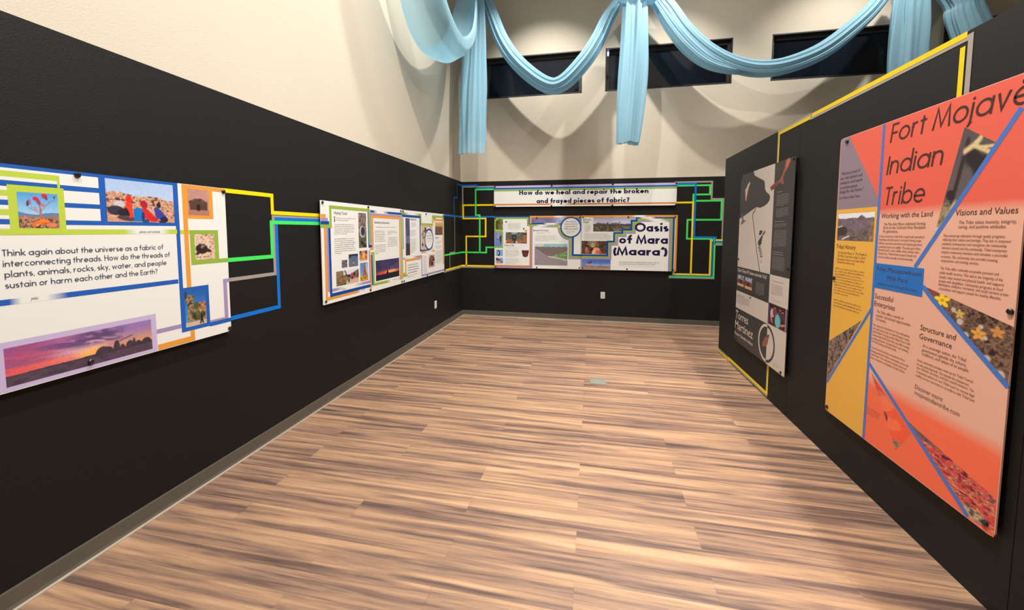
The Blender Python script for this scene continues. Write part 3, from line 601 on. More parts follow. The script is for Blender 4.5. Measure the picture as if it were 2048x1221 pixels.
# ------------------------------------------------------------------ exhibit boards
INK = {k: rgb(*c) for k, c in dict(white=(232, 231, 226), blue=(34, 92, 178), deep=(8, 72, 150), lime=(186, 206, 72), green=(146, 176, 66), orange=(226, 152, 62), rust=(206, 128, 62), purple=(160, 142, 182), grey=(150, 146, 148),
        navy=(26, 20, 66), text=(56, 66, 90), black=(36, 34, 38), lilac=(196, 178, 214), coral=(224, 98, 80), coral2=(240, 108, 76), pink=(226, 172, 150), slate=(140, 122, 136), gold=(228, 172, 72), cobalt=(72, 116, 192), char=(62, 60, 60), stone=(204, 192, 182), brown=(70, 46, 42), brown2=(122, 88, 78), sea=(40, 110, 188)).items()}
FRAMES = {'l': Matrix(((0, 0, 1, 0), (1, 0, 0, 0), (0, 1, 0, 0), (0, 0, 0, 1))),
          'b': Matrix(((1, 0, 0, 0), (0, 0, -1, 0), (0, 1, 0, 0), (0, 0, 0, 1))),
          'r': Matrix(((0, 0, -1, 0), (-1, 0, 0, 0), (0, 1, 0, 0), (0, 0, 0, 1)))}
FRONT = .03
class Board:
    def __init__(s, side, u0, v0, w, h, radius, colour, label):
        loc = {'l': (0, u0, v0), 'b': (u0, D, v0), 'r': (W, u0, v0)}[side]
        s.root = empty('exhibit_board', Matrix.Translation(loc) @ FRAMES[side]); tag(s.root, label, 'exhibit board', 'printed exhibit boards on standoffs')
        s.w, s.h, s.bits, s.n = w, h, {}, 0
        pts = []
        for cx, cy, a in ((w - radius, radius, -90), (w - radius, h - radius, 0), (radius, h - radius, 90), (radius, radius, 180)):
            pts += arc(cx, cy, radius, radius, a, a + 90, 5)
        n = len(pts); V = [(x, y, FRONT - .006) for x, y in pts] + [(x, y, FRONT) for x, y in pts]
        F = [tuple(range(n))[::-1], tuple(range(n, 2 * n))] + [(i, (i + 1) % n, n + (i + 1) % n, n + i) for i in range(n)]
        o = mesh_obj('board', V, F, M_PRINT, s.root); s.colour(o, [INK[colour]] * len(V))
    def new(s, part): s.n += 1; s.last = None; return '%s#%d' % (part, s.n)
    def block(s, part, p, cap):
        """lines set close under each other make one block of text"""
        l = getattr(s, 'last', None)
        if not (l and l[0].split('#')[0] == part and 0 <= l[2] - p[1] < 3.2 * max(cap, l[3]) and abs(l[1] - p[0]) < 6 * cap): l = [s.new(part)]
        s.last = (l[0], p[0], p[1], cap)
        return l[0]
    def colour(s, o, cols):
        a = o.data.color_attributes.new('ink', 'FLOAT_COLOR', 'POINT')
        a.data.foreach_set('color', np.hstack([np.asarray(cols, np.float32), np.ones((len(cols), 1), np.float32)]).ravel())
    def lift(s): s.k = (getattr(s, 'k', 0) + 1) % 11; return s.k * .00001
    def add(s, part, vf, col, z):
        if part in ('bird_picture', 'map_shape', 'coral_field', 'basket_picture', 'pale_field'): part = s.new(part)
        V, F = vf; b = s.bits.setdefault(part, ([], [], []))
        k = len(b[0]); zz = FRONT + .00012 * z + s.lift(); b[0].extend((q[0], q[1], zz + (q[2] if len(q) > 2 else 0)) for q in V); b[1].extend(tuple(i + k for i in f) for f in F)
        b[2].extend([INK[col] if isinstance(col, str) else col] * len(V) if not isinstance(col, list) else col)
    def poly(s, part, pts, col, z): s.add(part, (pts, [tuple(range(len(pts)))]), col, z)
    def rect(s, part, r, col, z): s.poly(part, [(r[0], r[1]), (r[2], r[1]), (r[2], r[3]), (r[0], r[3])], col, z)
    def line(s, part, pts, w, col, z, off=0): s.add(part, strip(pts, w, off), col, z)
    def fade(s, part, r, cols, z):
        """horizontal stops across a rectangle: [(t, colour), ...]"""
        c = [INK[k] if isinstance(k, str) else k for _, k in cols]
        V = [(r[0] + (r[2] - r[0]) * t, y) for t, _ in cols for y in (r[1], r[3])]
        s.add(part, (V, [(2 * i, 2 * i + 2, 2 * i + 3, 2 * i + 1) for i in range(len(cols) - 1)]), [q for k in c for q in (k, k)], z)
    def vfade(s, part, pts, cols, z):
        V = [(a, b) for a, b in pts]; n = len(V) // 2
        s.add(part, (V, [(2 * i, 2 * i + 1, 2 * i + 3, 2 * i + 2) for i in range(n - 1)]), [INK[c] if isinstance(c, str) else c for c in cols for _ in (0, 1)], z)
    def text(s, t, p0, p1, cap, col, z=8, part='body_text', **k): s.add(s.block(part, p0, cap), font_text(t, p0, p1, cap, **k), col, z)
    def head(s, t, p0, p1, cap, wt, col, z=8, part='heading_text', **k): s.add(s.block(part, p0, cap), stroke_text(t, p0, p1, cap, wt, **k), col, z)
    def fine(s, r, n, col, seed, z=8, **k): s.add(s.new('body_text'), greek(r[0], r[3], r[2], r[1], n, seed, **k), col, z)
    def photo(s, r, img, z, label=None, clip=None):
        ny, nx = img.shape[:2]; img = np.clip(img, 0, 1) * (1 + .16 * (np.random.RandomState(nx + ny).rand(ny, nx, 1) - .5))
        xs = np.linspace(r[0], r[2], nx + 1); ys = np.linspace(r[1], r[3], ny + 1)
        bm = bmesh.new(); lay = bm.loops.layers.float_color.new('ink'); pad = np.pad(np.clip(img, 0, 1), ((1, 1), (1, 1), (0, 0)), 'edge'); lin = srgb((pad[:-1, :-1] + pad[1:, :-1] + pad[:-1, 1:] + pad[1:, 1:]) / 4)
        vs = [[bm.verts.new((x, y, FRONT + .00012 * z)) for x in xs] for y in ys]
        for j in range(ny):
            for i in range(nx):
                f = bm.faces.new((vs[j][i], vs[j][i + 1], vs[j + 1][i + 1], vs[j + 1][i])); 
                for l, (jj, ii) in zip(f.loops, ((j, i), (j, i + 1), (j + 1, i + 1), (j + 1, i))): l[lay] = (*lin[jj, ii], 1)
        if clip:
            n = len(clip); area = sum(clip[i][0] * clip[(i + 1) % n][1] - clip[(i + 1) % n][0] * clip[i][1] for i in range(n))
            for i in range(n):
                a, b = clip[i], clip[(i + 1) % n]; dx, dy = b[0] - a[0], b[1] - a[1]
                no = Vector((dy, -dx, 0)) * (1 if area > 0 else -1)
                bmesh.ops.bisect_plane(bm, geom=bm.verts[:] + bm.edges[:] + bm.faces[:], plane_co=(a[0], a[1], 0), plane_no=no, clear_outer=True)
        me = bpy.data.meshes.new('photograph'); bm.to_mesh(me); bm.free(); me.materials.append(M_PRINT)
        o = bpy.data.objects.new('photograph', me); COL.objects.link(o); o.parent = s.root
        if label: o['label'] = label
    def bolts(s, pts, r=.0118):
        for x, y in pts:
            n = 16; rings = [(.002, r * .8), (FRONT + .0005, r * .8), (FRONT + .0005, r), (FRONT + .007, r), (FRONT + .0095, r * .8), (FRONT + .0102, r * .4)]
            V = [(x + q * math.cos(2 * math.pi * i / n), y + q * math.sin(2 * math.pi * i / n), z) for z, q in rings for i in range(n)]
            F = [(k * n + i, k * n + (i + 1) % n, (k + 1) * n + (i + 1) % n, (k + 1) * n + i) for k in range(len(rings) - 1) for i in range(n)]
            F += [tuple(range(n))[::-1], tuple(range((len(rings) - 1) * n, len(rings) * n))]
            mesh_obj('standoff_cap', V, F, M_CAP, s.root)
    def done(s):
        names = {'lime': 'lime printed line', 'green': 'green printed line', 'blue': 'blue printed line', 'orange': 'orange printed line', 'purple': 'purple printed line'}
        for k, (V, F, c) in s.bits.items():
            nm = 'printed_line' if k in names else k.split('#')[0]
            o = mesh_obj(nm, V, F, M_PRINT, s.root); s.colour(o, c)
            if k in names: o['label'] = names[k]
def offs(pts, d):
    v, f = strip(pts, 0, d); return [v[2 * i] for i in range(len(pts))]

# ---- introductory board on the left wall
b = Board('l', .86, .912, 1.273, .916, .022, 'white', 'large white board asking how threads sustain or harm each other, with wide sunset photo')
r = (.297,.675,.973,.928); b.rect('blue', (0, r[1], (.977,.822)[0], .916), 'blue', 1)
for t in ((.443,.85,.612,.9), (.439,.773,.612,.827), (.434,.696,.612,.752)): b.rect('white_field', (0, t[1], t[2], t[3]), 'white', 2)
t = (.293,.863,.462,.865); q = (.463,.653,.472,.888)
b.rect('lime', (0, (.46,.865)[1], q[2], (.485,.889)[1]), 'lime', 3)
b.rect('lime', (q[0], q[1], q[2], (.485,.889)[1]), 'lime', 3)
t = (.46,.836,.461,.851); b.rect('blue', (0, t[1], q[0], t[3]), 'blue', 4)
b.rect('white_field', (0, t[3], q[0], (.46,.865)[1]), 'white', 4)
# striped rows left of the flower photograph
for r_, c in (((.298,.789,.307,.811), 'lime'), ((.297,.777,.309,.787), 'white'), ((.295,.736,.308,.751), 'white'), ((.294,.712,.309,.735), 'lime'), ((.292,.698,.309,.711), 'white'), ((.29,.659,.309,.673), 'white'), ((.299,.812,.308,.825), 'white')):
    b.rect('lime' if c == 'lime' else 'white_field', (0, r_[1], r_[2] + .01, r_[3]), c, 4)
g = (.309,.634,.483,.835); b.rect('lime', g, 'lime', 5)
b.photo((.335,.66,.461,.808), pic_flower(), 6, 'photograph of orange and red desert blooms')
b.photo((.638,.693,.952,.901), pic_hikers(), 6, 'photograph of four hikers in bright jackets before rocks')
g = (.428,.63,.959,.656); b.fade('lime', (0, (.708,.632)[1], (.963,.654)[0], (.709,.656)[1]), [(0, 'lime'), ((.708,.644)[0] / (.963,.654)[0], 'lime'), ((.762,.644)[0] / (.963,.654)[0], 'white'), ((.878,.643)[0] / (.963,.654)[0], 'white'), ((.925,.643)[0] / (.963,.654)[0], 'lime'), (1, 'lime')], 3)
b.text('plants and animals', (.772,.638), (.872,.638), .0125, 'text', shear=.2)
b.rect('lime', ((.979,.643)[0], (1.007,.629)[1], (1.039,.642)[0], (1.008,.653)[1]), 'lime', 2)
for t, p0, p1 in (('Think again about the universe as a fabric of', (.28,.554), (.885,.544)), ('interconnecting threads. How do the threads of', (.28,.51), (.917,.502)),
                  ('plants, animals, rocks, sky, water, and people', (.282,.467), (.896,.459)), ('sustain or harm each other and the Earth?', (.281,.424), (.848,.414))):
    b.head(t, p0, p1, .0262, .115, 'text', part='heading_text')
t = ((.693,.377)[1] + (.91,.374)[1]) / 2; u = ((.692,.353)[1] + (.909,.35)[1]) / 2; R1 = (.955,.358)[0]
b.fade('blue', (0, u, R1, t), [(0, 'blue'), ((.289,.373)[0] / R1, 'blue'), ((.325,.367)[0] / R1, 'white'), ((.399,.365)[0] / R1, 'white'), ((.471,.364)[0] / R1, 'blue'), (1, 'blue')], 2)
b.text('you', (.351,.362), (.372,.361), .014, 'text', shear=.2)
b.rect('blue', ((.958,.542)[0], (.956,.114)[1], (.979,.541)[0], .916), 'blue', 3)
g = ((.959,.2)[0], (.956,.067)[1], (1.132,.196)[0], (1.049,.321)[1]); b.rect('blue', g, 'blue', 4)
b.photo(((.984,.195)[0], (1.042,.09)[1], (1.11,.194)[0], (1.051,.301)[1]), pic_palms(), 6, 'photograph of fan palms and a walker under blue sky')
b.rect('blue', ((1.129,.197)[0], (1.199,.062)[1], 1.273, (1.2,.087)[1]), 'blue', 4)
# orange line with the sepia house
ov0, ov1 = (1.001,.711)[0], (1.027,.712)[0]
b.rect('orange', (ov0, (.996,.323)[1] - .03, ov1, (1.143,.918)[1] - .004), 'orange', 3)
b.rect('orange', (ov0, (1.141,.896)[1] - .006, 1.273, (1.143,.918)[1] - .004), 'orange', 3)
b.rect('orange', (ov0, (1.18,.72)[1], (1.186,.807)[0], (1.143,.918)[1] - .004), 'orange', 3)
b.photo(((1.033,.827)[0], (1.09,.74)[1], (1.161,.836)[0], (1.098,.892)[1]), pic_house(), 5, 'sepia photograph of a domed brush house')
b.rect('orange', ((1.008,.06)[0], (.916,.003)[1], (1.033,.054)[0], (1.022,.098)[1]), 'orange', 3)
b.rect('orange', ((.829,.034)[0], (.916,.003)[1], (1.033,.054)[0], (.918,.034)[1]), 'orange', 3)
# green tortoise box
g = ((1.034,.567)[0], (1.087,.456)[1], (1.212,.561)[0], (1.097,.652)[1]); b.rect('green', g, 'green', 4)
b.photo(((1.06,.566)[0], (1.119,.477)[1], (1.186,.562)[0], (1.127,.628)[1]), pic_tortoise(), 5, 'photograph of a desert tortoise')
b.rect('green', (g[0], (1.244,.449)[1], 1.273, (1.245,.474)[1]), 'green', 4)
# purple line and the sunset
b.rect('purple', ((1.235,.338)[0], (1.251,.319)[1], 1.273, (1.253,.343)[1]), 'purple', 3)
b.rect('purple', ((1.231,.21)[0], (1.238,.076)[1], (1.257,.205)[0], (1.253,.343)[1]), 'purple', 3)
b.rect('purple', ((1.125,.105)[0], (1.196,.074)[1], (1.257,.205)[0], (1.198,.099)[1]), 'purple', 2)
b.rect('purple', ((.823,.118)[0], (.894,.094)[1], (.961,.112)[0], (.896,.118)[1]), 'purple', 2)
b.rect('lilac_border', (0, .004, (.826,.117)[0], (.826,.205)[1]), 'lilac', 4)
b.photo(((.261,.096)[0], (.801,.021)[1], (.801,.096)[0], (.797,.18)[1]), pic_sunset(), 5, 'wide photograph of a red and purple sunset over dark rocks')
b.bolts([(.534,.901), (1.261,.895), (1.261,.019), (.534,.037), (.03, .88), (.03, .036)])
b.done()

# ---- two boards further along the left wall
b = Board('l', 3.038, .908, 1.488, .914, .006, 'white', 'white board with Healing Touch and Rebuilding Relationships columns and a dark sunset photo')
LW = .030
xo = (.05,.396)[0]; xp = xo + LW; xb = xp + LW; yo = (.03,.781)[1]
b.line('orange', [(0, yo), (xo, yo), (xo, (.392,.045)[1]), ((.579,.052)[0], (.392,.045)[1])], LW, 'orange', 1)
b.fade('orange', ((.518,.061)[0], (.392,.045)[1] - LW / 2, (.78,.049)[0], (.392,.045)[1] + LW / 2), [(0, 'orange'), (.25, 'white'), (.7, 'white'), (1, 'orange')], 2)
b.text('people', (.588,.046), (.651,.042), .012, 'text')
b.line('orange', [((.772,.131)[0], (.392,.045)[1]), ((.772,.131)[0], (.77,.397)[1])], LW * .8, 'orange', 3)
b.line('purple', [(0, yo - LW), (xp, yo - LW), (xp, (.394,.111)[1])], LW * .9, 'purple', 1)
b.fade('purple', (xp, (.314,.1)[1], (.768,.105)[0], (.314,.1)[1] + LW * .9), [(0, 'purple'), (.15, 'purple'), (.35, 'white'), (.55, 'white'), (.8, 'purple'), (1, 'purple')], 1)
b.text('sky', (.268,.096), (.33,.097), .012, 'text')
b.line('blue', [((-.004,.732)[0], yo - 2 * LW), (xb, yo - 2 * LW)], LW, 'deep', 1)
b.line('blue', [(xb, yo - 3 * LW), (xb, (.352,.071)[1]), ((.767,.089)[0], (.352,.071)[1])], LW * 1.05, 'deep', 2)
xg = (.13,.771)[0]
b.line('green', [(0, yo - 3 * LW), (xg, yo - 3 * LW), (xg, (.427,.863)[1]), ((.759,.555)[0], (.427,.863)[1]), ((.763,.555)[0], (.765,.508)[1])], LW, 'green', 3)
b.line('blue', [((.745,.764)[0], (.751,.868)[1]), ((.749,.764)[0], (.764,.489)[1]), ((.813,.49)[0], (.764,.489)[1])], LW, 'deep', 2)
b.text('Healing Touch', (.182,.805), (.376,.798), .029, 'text', part='heading_text')
for y in ((.187,.775), (.187,.756), (.186,.739)): b.rect('body_text', (y[0] - .007, y[1] - .006, y[0] + .007, y[1] + .006), 'navy', 8)
b.fine(((.204,.75)[0], (.342,.742)[1], (.522,.758)[0], (.344,.78)[1]), 2, 'text', 11)
b.fine(((.179,.659)[0], (.337,.615)[1], (.501,.66)[0], (.341,.719)[1]), 6, 'text', 12)
b.fine(((.178,.524)[0], (.329,.435)[1], (.503,.512)[0], (.336,.587)[1]), 8, 'text', 13, last=.3)
b.photo(((.562,.66)[0], (.633,.478)[1], (.7,.66)[0], (.648,.83)[1]), pic_mirror(), 5, 'photograph of a round mirror lying on stones')
b.photo(((.274,.333)[0], (.308,.303)[1], (.359,.326)[0], (.311,.375)[1]), pic_coals(), 5)
b.photo(((.385,.372)[0], (.452,.301)[1], (.539,.361)[0], (.457,.423)[1]), pic_pool(), 5)
b.photo(((.568,.409)[0], (.636,.343)[1], (.711,.4)[0], (.641,.447)[1]), pic_arch(), 5)
b.photo(((.572,.257)[0], (.637,.137)[1], (.716,.243)[0], (.645,.324)[1]), pic_spire(), 5)
b.photo(((.188,.203)[0], (.355,.14)[1], (.547,.209)[0], (.361,.276)[1]), pic_walkers(), 5, 'photograph of people walking in scrub')
# second column
xm = (.808,.607)[0]
b.fade('blue', ((.783,.844)[0], (1.144,.841)[1], 1.488, (1.144,.864)[1] + .004), [(0, 'deep'), (.08, 'deep'), (.2, 'white'), (.36, 'white'), (.55, 'deep'), (1, 'deep')], 1)
b.line('purple', [(xm - .02, (.793,.491)[1] + .02), (xm - .02, (1.143,.823)[1]), (1.466, (1.143,.823)[1]), (1.466, .12)], LW * .9, 'purple', 2)
b.line('green', [(1.484 - .012, .0 + .12), (1.484 - .012, (1.143,.823)[1] - .03)], .02, 'green', 3)
b.line('orange', [(xm + .012, (.812,.464)[1]), (xm + .012, (1.142,.802)[1]), ((1.431,.6)[0], (1.142,.802)[1]), ((1.431,.6)[0], (1.431,.093)[1]), (1.488, (1.431,.093)[1] + .015)], LW, 'orange', 4)
b.line('orange', [((.758,.466)[0], (.812,.46)[1]), ((.832,.463)[0], (.812,.46)[1])], LW, 'orange', 4)
b.line('green', [((.776,.418)[0], (.81,.41)[1]), ((.833,.414)[0], (.81,.41)[1]), ((.828,.232)[0], (.826,.073)[1]), ((1.114,.06)[0], (1.114,.069)[1])], LW, 'green', 2)
b.line('blue', [((.797,.235)[0], (.809,.394)[1]), ((.8,.235)[0], (.796,.066)[1])], LW * .9, 'deep', 2)
b.line('purple', [((.748,.24)[0], (.762,.445)[1]), ((.756,.239)[0], (.758,.106)[1])], LW * .9, 'purple', 1)
gy = (1.114,.069)[1]
b.fade('green', ((1.103,.061)[0], gy - LW / 2, 1.488, gy + LW / 2), [(0, 'green'), (.25, 'white'), (.62, 'white'), (.9, 'green'), (1, 'green')], 3)
b.text('plants and animals', (1.231,.071), (1.341,.069), .013, 'text')
b.text('Rebuilding Relationships', (.862,.732), (1.183,.727), .026, 'text', part='heading_text')
b.fine(((.886,.693)[0], (1.081,.681)[1], (1.327,.696)[0], (1.082,.701)[1]), 1, 'text', 21, last=1)
b.fine(((.86,.607)[0], (.967,.527)[1], (1.101,.604)[0], (.972,.657)[1]), 7, 'text', 22, last=.95)
b.fine(((1.135,.604)[0], (1.251,.603)[1], (1.386,.601)[0], (1.253,.656)[1]), 3, 'text', 23, last=.35)
b.fine(((1.137,.546)[0], (1.246,.466)[1], (1.383,.541)[0], (1.25,.581)[1]), 6, 'text', 24, last=.95)
b.fine(((.859,.445)[0], (.962,.394)[1], (1.105,.433)[0], (.966,.504)[1]), 6, 'text', 25, last=.3)
b.photo(((.868,.228)[0], (1.115,.102)[1], (1.402,.237)[0], (1.124,.324)[1]), pic_dusk(), 5, 'photograph of a lone figure against a dark red sunset')
b.bolts([(.025,.897), (.743,.896), (1.462, (1.455,.89)[1]), (.032,.027), (.751,.024), (1.462, (1.466,.024)[1])])
b.done()

b = Board('l', 4.530, .908, 1.414, .908, .006, 'white', 'white board at far end of left wall with round blue ring and sepia photos')
s_ = .030
x1, x2, x3 = (.54,.593)[0], (.958,.808)[0], (1.378,.506)[0]
yt = (.268,.865)[1]
b.fade('green', (0, yt - s_ / 2, x1 + s_, yt + s_ / 2), [(0, 'green'), (.12, 'green'), (.35, 'white'), (.6, 'white'), (.9, 'green'), (1, 'green')], 1)
b.line('green', [(x1 + s_ / 2, yt), (x1 + s_ / 2, (.758,.738)[1]), (x2, (.758,.738)[1]), (x2, (1.172,.861)[1]), (1.414, (1.172,.861)[1])], s_, 'green', 2)
b.line('blue', [(0, yt - s_), (x1 - s_ * .5, yt - s_), (x1 - s_ * .5, (.678,.382)[1]), ((.821,.375)[0], (.678,.382)[1])], s_ * 1.05, 'deep', 3)
b.line('purple', [(.03, yt - 2 * s_), (.03, .42)], s_ * .8, 'purple', 1)
b.line('green', [(.005, yt), (.005, .1)], .018, 'green', 2)
b.fade('blue', (x2 + s_, (1.171,.836)[1] - s_ / 2, 1.414, (1.171,.836)[1] + s_ / 2), [(0, 'deep'), (.35, 'white'), (.75, 'white'), (1, 'deep')], 1)
b.line('orange', [(x2 + s_ * 1.6, (1.25,.769)[1]), (x2 + s_ * 1.6, (1.17,.81)[1]), (1.414 - .045, (1.17,.81)[1]), (1.414 - .045, .12)], s_, 'orange', 2)
b.line('green', [(1.414 - .02, (1.378,.85)[1]), (1.414 - .02, .12)], .016, 'green', 1)
b.photo(((.092,.536)[0], (.136,.337)[1], (.211,.533)[0], (.153,.809)[1]), pic_river(), 5, 'tall photograph of bare trunks at dusk')
b.text('Disappearing', (.222,.786), (.406,.787), .029, 'text', part='heading_text')
b.fine(((.249,.725)[0], (.337,.695)[1], (.398,.727)[0], (.339,.763)[1]), 4, 'text', 31)
b.fine(((.226,.629)[0], (.333,.576)[1], (.395,.628)[0], (.335,.664)[1]), 5, 'text', 32, last=.8)
b.fine(((.226,.468)[0], (.326,.363)[1], (.396,.462)[0], (.332,.551)[1]), 10, 'text', 33, last=.5)
b.photo(((.559,.525)[0], (.765,.385)[1], x2 - .005, (.775,.729)[1]), pic_glyphs(), 4, 'photograph of rock carvings on tan stone')
c0 = (.826,.524); RR = ((.83,.68)[1] - (.821,.368)[1]) / 2
b.poly('white_field', disc(c0[0], c0[1], RR * .95, 40)[0], 'white', 5); b.line('blue', arc(c0[0], c0[1], RR * .92, RR * .92, 0, 360, 48), RR * .16, 'deep', 6)
for k, (t, w_) in enumerate((('How do you', .55), ('interact with the', .8), ('environment', .7))): b.text(t, (c0[0] - RR * w_ * .72, c0[1] + RR * (.52 - .24 * k)), (c0[0] + RR * w_ * .72, c0[1] + RR * (.52 - .24 * k)), .026, 'text')
b.fine((c0[0] - RR * .6, c0[1] - RR * .28, c0[0] + RR * .6, c0[1] - RR * .04), 3, 'text', 34)
b.fade('orange', ((.544,.354)[0], (.764,.356)[1] - .016, (1.021,.365)[0], (.764,.356)[1] + .012), [(0, 'orange'), (.25, 'orange'), (.5, 'white'), (.7, 'white'), (.9, 'orange'), (1, 'orange')], 2)
b.photo(((1.054,.662)[0], (1.184,.585)[1], (1.348,.662)[0], (1.19,.777)[1]), pic_oldphoto(), 5, 'sepia photograph of a desert crowd')
b.text('Living Tree', (1.051,.531), (1.199,.534), .026, 'text', part='heading_text')
b.fine(((1.063,.468)[0], (1.181,.452)[1], (1.334,.468)[0], (1.182,.498)[1]), 3, 'text', 35)
b.fine(((1.061,.401)[0], (1.179,.382)[1], (1.332,.397)[0], (1.18,.426)[1]), 3, 'text', 36)
b.fine(((1.058,.289)[0], (1.173,.15)[1], (1.338,.287)[0], (1.178,.353)[1]), 10, 'text', 37, last=.8)
q0, q1 = (.082,.159)[0], (.546,.113)[0]
b.fade('purple', (.02, (.279,.301)[1] - .014, q1 + .03, (.279,.301)[1] + .014), [(0, 'purple'), (.2, 'white'), (.45, 'white'), (.7, 'purple'), (1, 'purple')], 2)
b.line('purple', [(q1 + .02, (.559,.298)[1]), (q1 + .02, .03), (1.414, .03)], s_ * .9, 'purple', 2)
b.line('orange', [(q1 - .01, (.278,.275)[1]), (q0, (.278,.275)[1]), (q0, .11), (0, .11)], s_, 'orange', 3)
b.line('green', [(0, .085), (.13, .085)], .026, 'green', 2)
b.fine(((.137,.153)[0], (.287,.096)[1], (.48,.12)[0], (.291,.23)[1]), 4, 'navy', 38, last=.8)
b.fine(((.135,.09)[0], (.285,.048)[1], (.439,.056)[0], (.287,.089)[1]), 2, 'text', 39, last=.6)
b.fine(((.611,.177)[0], (.667,.035)[1], (.751,.165)[0], (.676,.305)[1]), 14, 'text', 40, last=.4)
b.photo(((.801,.232)[0], (.901,.117)[1], (1.025,.216)[0], (.906,.301)[1]), pic_oldtree(), 5, 'sepia photograph of a gnarled tree')
b.bolts([(.026, (.015,.89)[1]), (.724,.883), (1.379,.881), (.026, (.024,.022)[1]), (.74,.016), (1.444,.02)])
b.done()

# ---- banner and two boards on the back wall
b = Board('b', .605, 1.981, 3.056, .366, .006, 'white', 'long white banner asking How do we heal and repair the broken')
for k, c in ((0, 'lilac'), (1, 'blue'), (2, 'green')):
    b.rect({'lilac': 'purple'}.get(c, c), (0, .366 - .0305 * (k + 1) - .002 * k, 3.056, .366 - .0305 * k - .002 * k), c, 1)
yo = ((.109,.033)[1] + (2.957,.042)[1]) / 2
b.fade('orange', (0, yo - .013, 3.056, yo + .013), [(0, 'rust'), ((.979,.044)[0] / 3.056, 'rust'), ((1.066,.043)[0] / 3.056, 'white'), ((1.237,.042)[0] / 3.056, 'white'), ((1.339,.041)[0] / 3.056, 'rust'), (1, 'rust')], 1)
b.head('How do we heal and repair the broken', (.455,.204), (2.618,.204), .082, .215, 'navy', 4)
b.head('and frayed pieces of fabric?', (.761,.055), (2.316,.059), .082, .215, 'navy', 4)
b.bolts([(.016,.353), (1.024,.356), (2.044,.361), (3.045,.357), (.02,.007), (1.023,.01), (2.043,.009), (3.047,.007)], .0145)
b.done()

b = Board('b', .614, .897, 1.522, .918, .006, 'white', 'white board on back wall with Water of Life text and a grey creek drawing')
s_ = .030
yb = (.282,.906)[1]; xa = (.625,.852)[0]; y2 = (.816,.783)[1]
b.line('blue', [(0, yb), (xa, yb), (xa, y2), ((.904,.782)[0], y2)], s_ * 1.05, 'deep', 2)
b.fade('blue', ((.869,.783)[0], y2 - s_ / 2, (1.181,.782)[0], y2 + s_ / 2), [(0, 'deep'), (.25, 'white'), (.6, 'white'), (1, 'deep')], 3)
b.line('orange', [((.65,.852)[0], (.658,.765)[1] + .02), ((.65,.852)[0], (.99,.907)[1]), (1.522, (.99,.907)[1])], s_, 'orange', 3)
b.fade('orange', ((1.033,.903)[0], (.99,.907)[1] - s_ / 2, (1.274,.902)[0], (.99,.907)[1] + s_ / 2), [(0, 'orange'), (.4, 'white'), (.6, 'white'), (1, 'orange')], 4)
b.photo(((.666,.852)[0], (.991,.791)[1], 1.522, (.99,.893)[1]), pic_sky(), 1, 'strip photograph of a cloudy purple sky')
b.line('orange', [((.65,.327)[0], (.649,.748)[1]), ((.65,.327)[0], (.375,.033)[1]), (0, (.375,.033)[1])], s_, 'rust', 1)
b.line('purple', [((.673,.327)[0], (.676,.748)[1]), ((.673,.327)[0], (.375,.008)[1]), (0, (.375,.008)[1])], s_ * .9, 'purple', 1)
b.line('green', [(.012, (0,.889)[1]), (.012, (.009,.65)[1]), ((.144,.65)[0], (.009,.65)[1])], s_, 'green', 2)
b.line('green', [(0, (.282,.882)[1]), ((.601,.852)[0], (.282,.882)[1]), ((.601,.852)[0], (.816,.758)[1]), ((.764,.756)[0], (.816,.758)[1])], s_, 'green', 2)
b.fade('green', ((.746,.756)[0], (.816,.758)[1] - s_ / 2, (1.173,.757)[0], (.816,.758)[1] + s_ / 2), [(0, 'green'), (.15, 'white'), (.3, 'white'), (.6, 'green'), (1, 'green')], 2)
b.line('green', [((.144,.499)[0], (.137,.65)[1]), ((.144,.499)[0], (.101,.365)[1]), (0, (.101,.365)[1])], s_ * .85, 'green', 2)
b.fade('purple', ((.676,.739)[0], (.817,.736)[1] - s_ / 2, (1.138,.739)[0], (.817,.736)[1] + s_ / 2), [(0, 'purple'), (.12, 'white'), (.3, 'white'), (.6, 'purple'), (1, 'purple')], 1)
c0 = (1.349,.724); RR = (1.529,.723)[0] - c0[0]
b.line('purple', arc(c0[0], c0[1], RR * 1.19, RR * 1.19, 180, 262, 14), s_ * .9, 'purple', 1)
b.line('green', arc(c0[0], c0[1], RR * 1.06, RR * 1.06, 178, 268, 14), s_, 'green', 2)
xs = (1.388,.508)[0]; yl = (1.47,.245)[1]
b.line('blue', [(xs, c0[1] - RR * .9), (xs, yl), (1.522, yl)], s_ * 1.05, 'deep', 3)
b.line('green', [(xs - s_, c0[1] - RR), (xs - s_, yl - s_), (1.522, yl - s_)], s_, 'green', 2)
b.line('purple', [(xs - 2 * s_, c0[1] - RR * 1.16), (xs - 2 * s_, yl - 2 * s_), (1.522, yl - 2 * s_)], s_ * .9, 'purple', 1)
b.poly('white_field', disc(c0[0], c0[1], RR * .95, 48)[0], 'white', 5); b.line('blue', arc(c0[0], c0[1], RR * .935, RR * .935, 0, 360, 56), RR * .13, 'deep', 6)
for k, (t, xa_, xb_) in enumerate((('How do you', (1.266,.81)[0], (1.441,.81)[0]), ('interact with the', (1.241,.769)[0], (1.464,.769)[0]), ('environment to', (1.25,.726)[0], (1.456,.726)[0]), ('fulfill your needs?', (1.233,.683)[0], (1.477,.683)[0]))):
    y_ = (1.351,.81)[1] - k * .0415; b.head(t, (xa_, y_), (xb_, y_), .0275, .13, 'text', 8, 'body_text')
b.fine(((1.273,.654)[0], (1.354,.618)[1], (1.438,.654)[0], (1.353,.671)[1]), 3, 'text', 50)
b.photo((.024,.669,.154,.868), pic_leaf(), 5, 'close photograph of a sunlit palm frond')
b.photo((.005,.379,.131,.633), pic_bird(), 5)
b.photo((.026,.209,.153,.322), pic_person(0), 5)
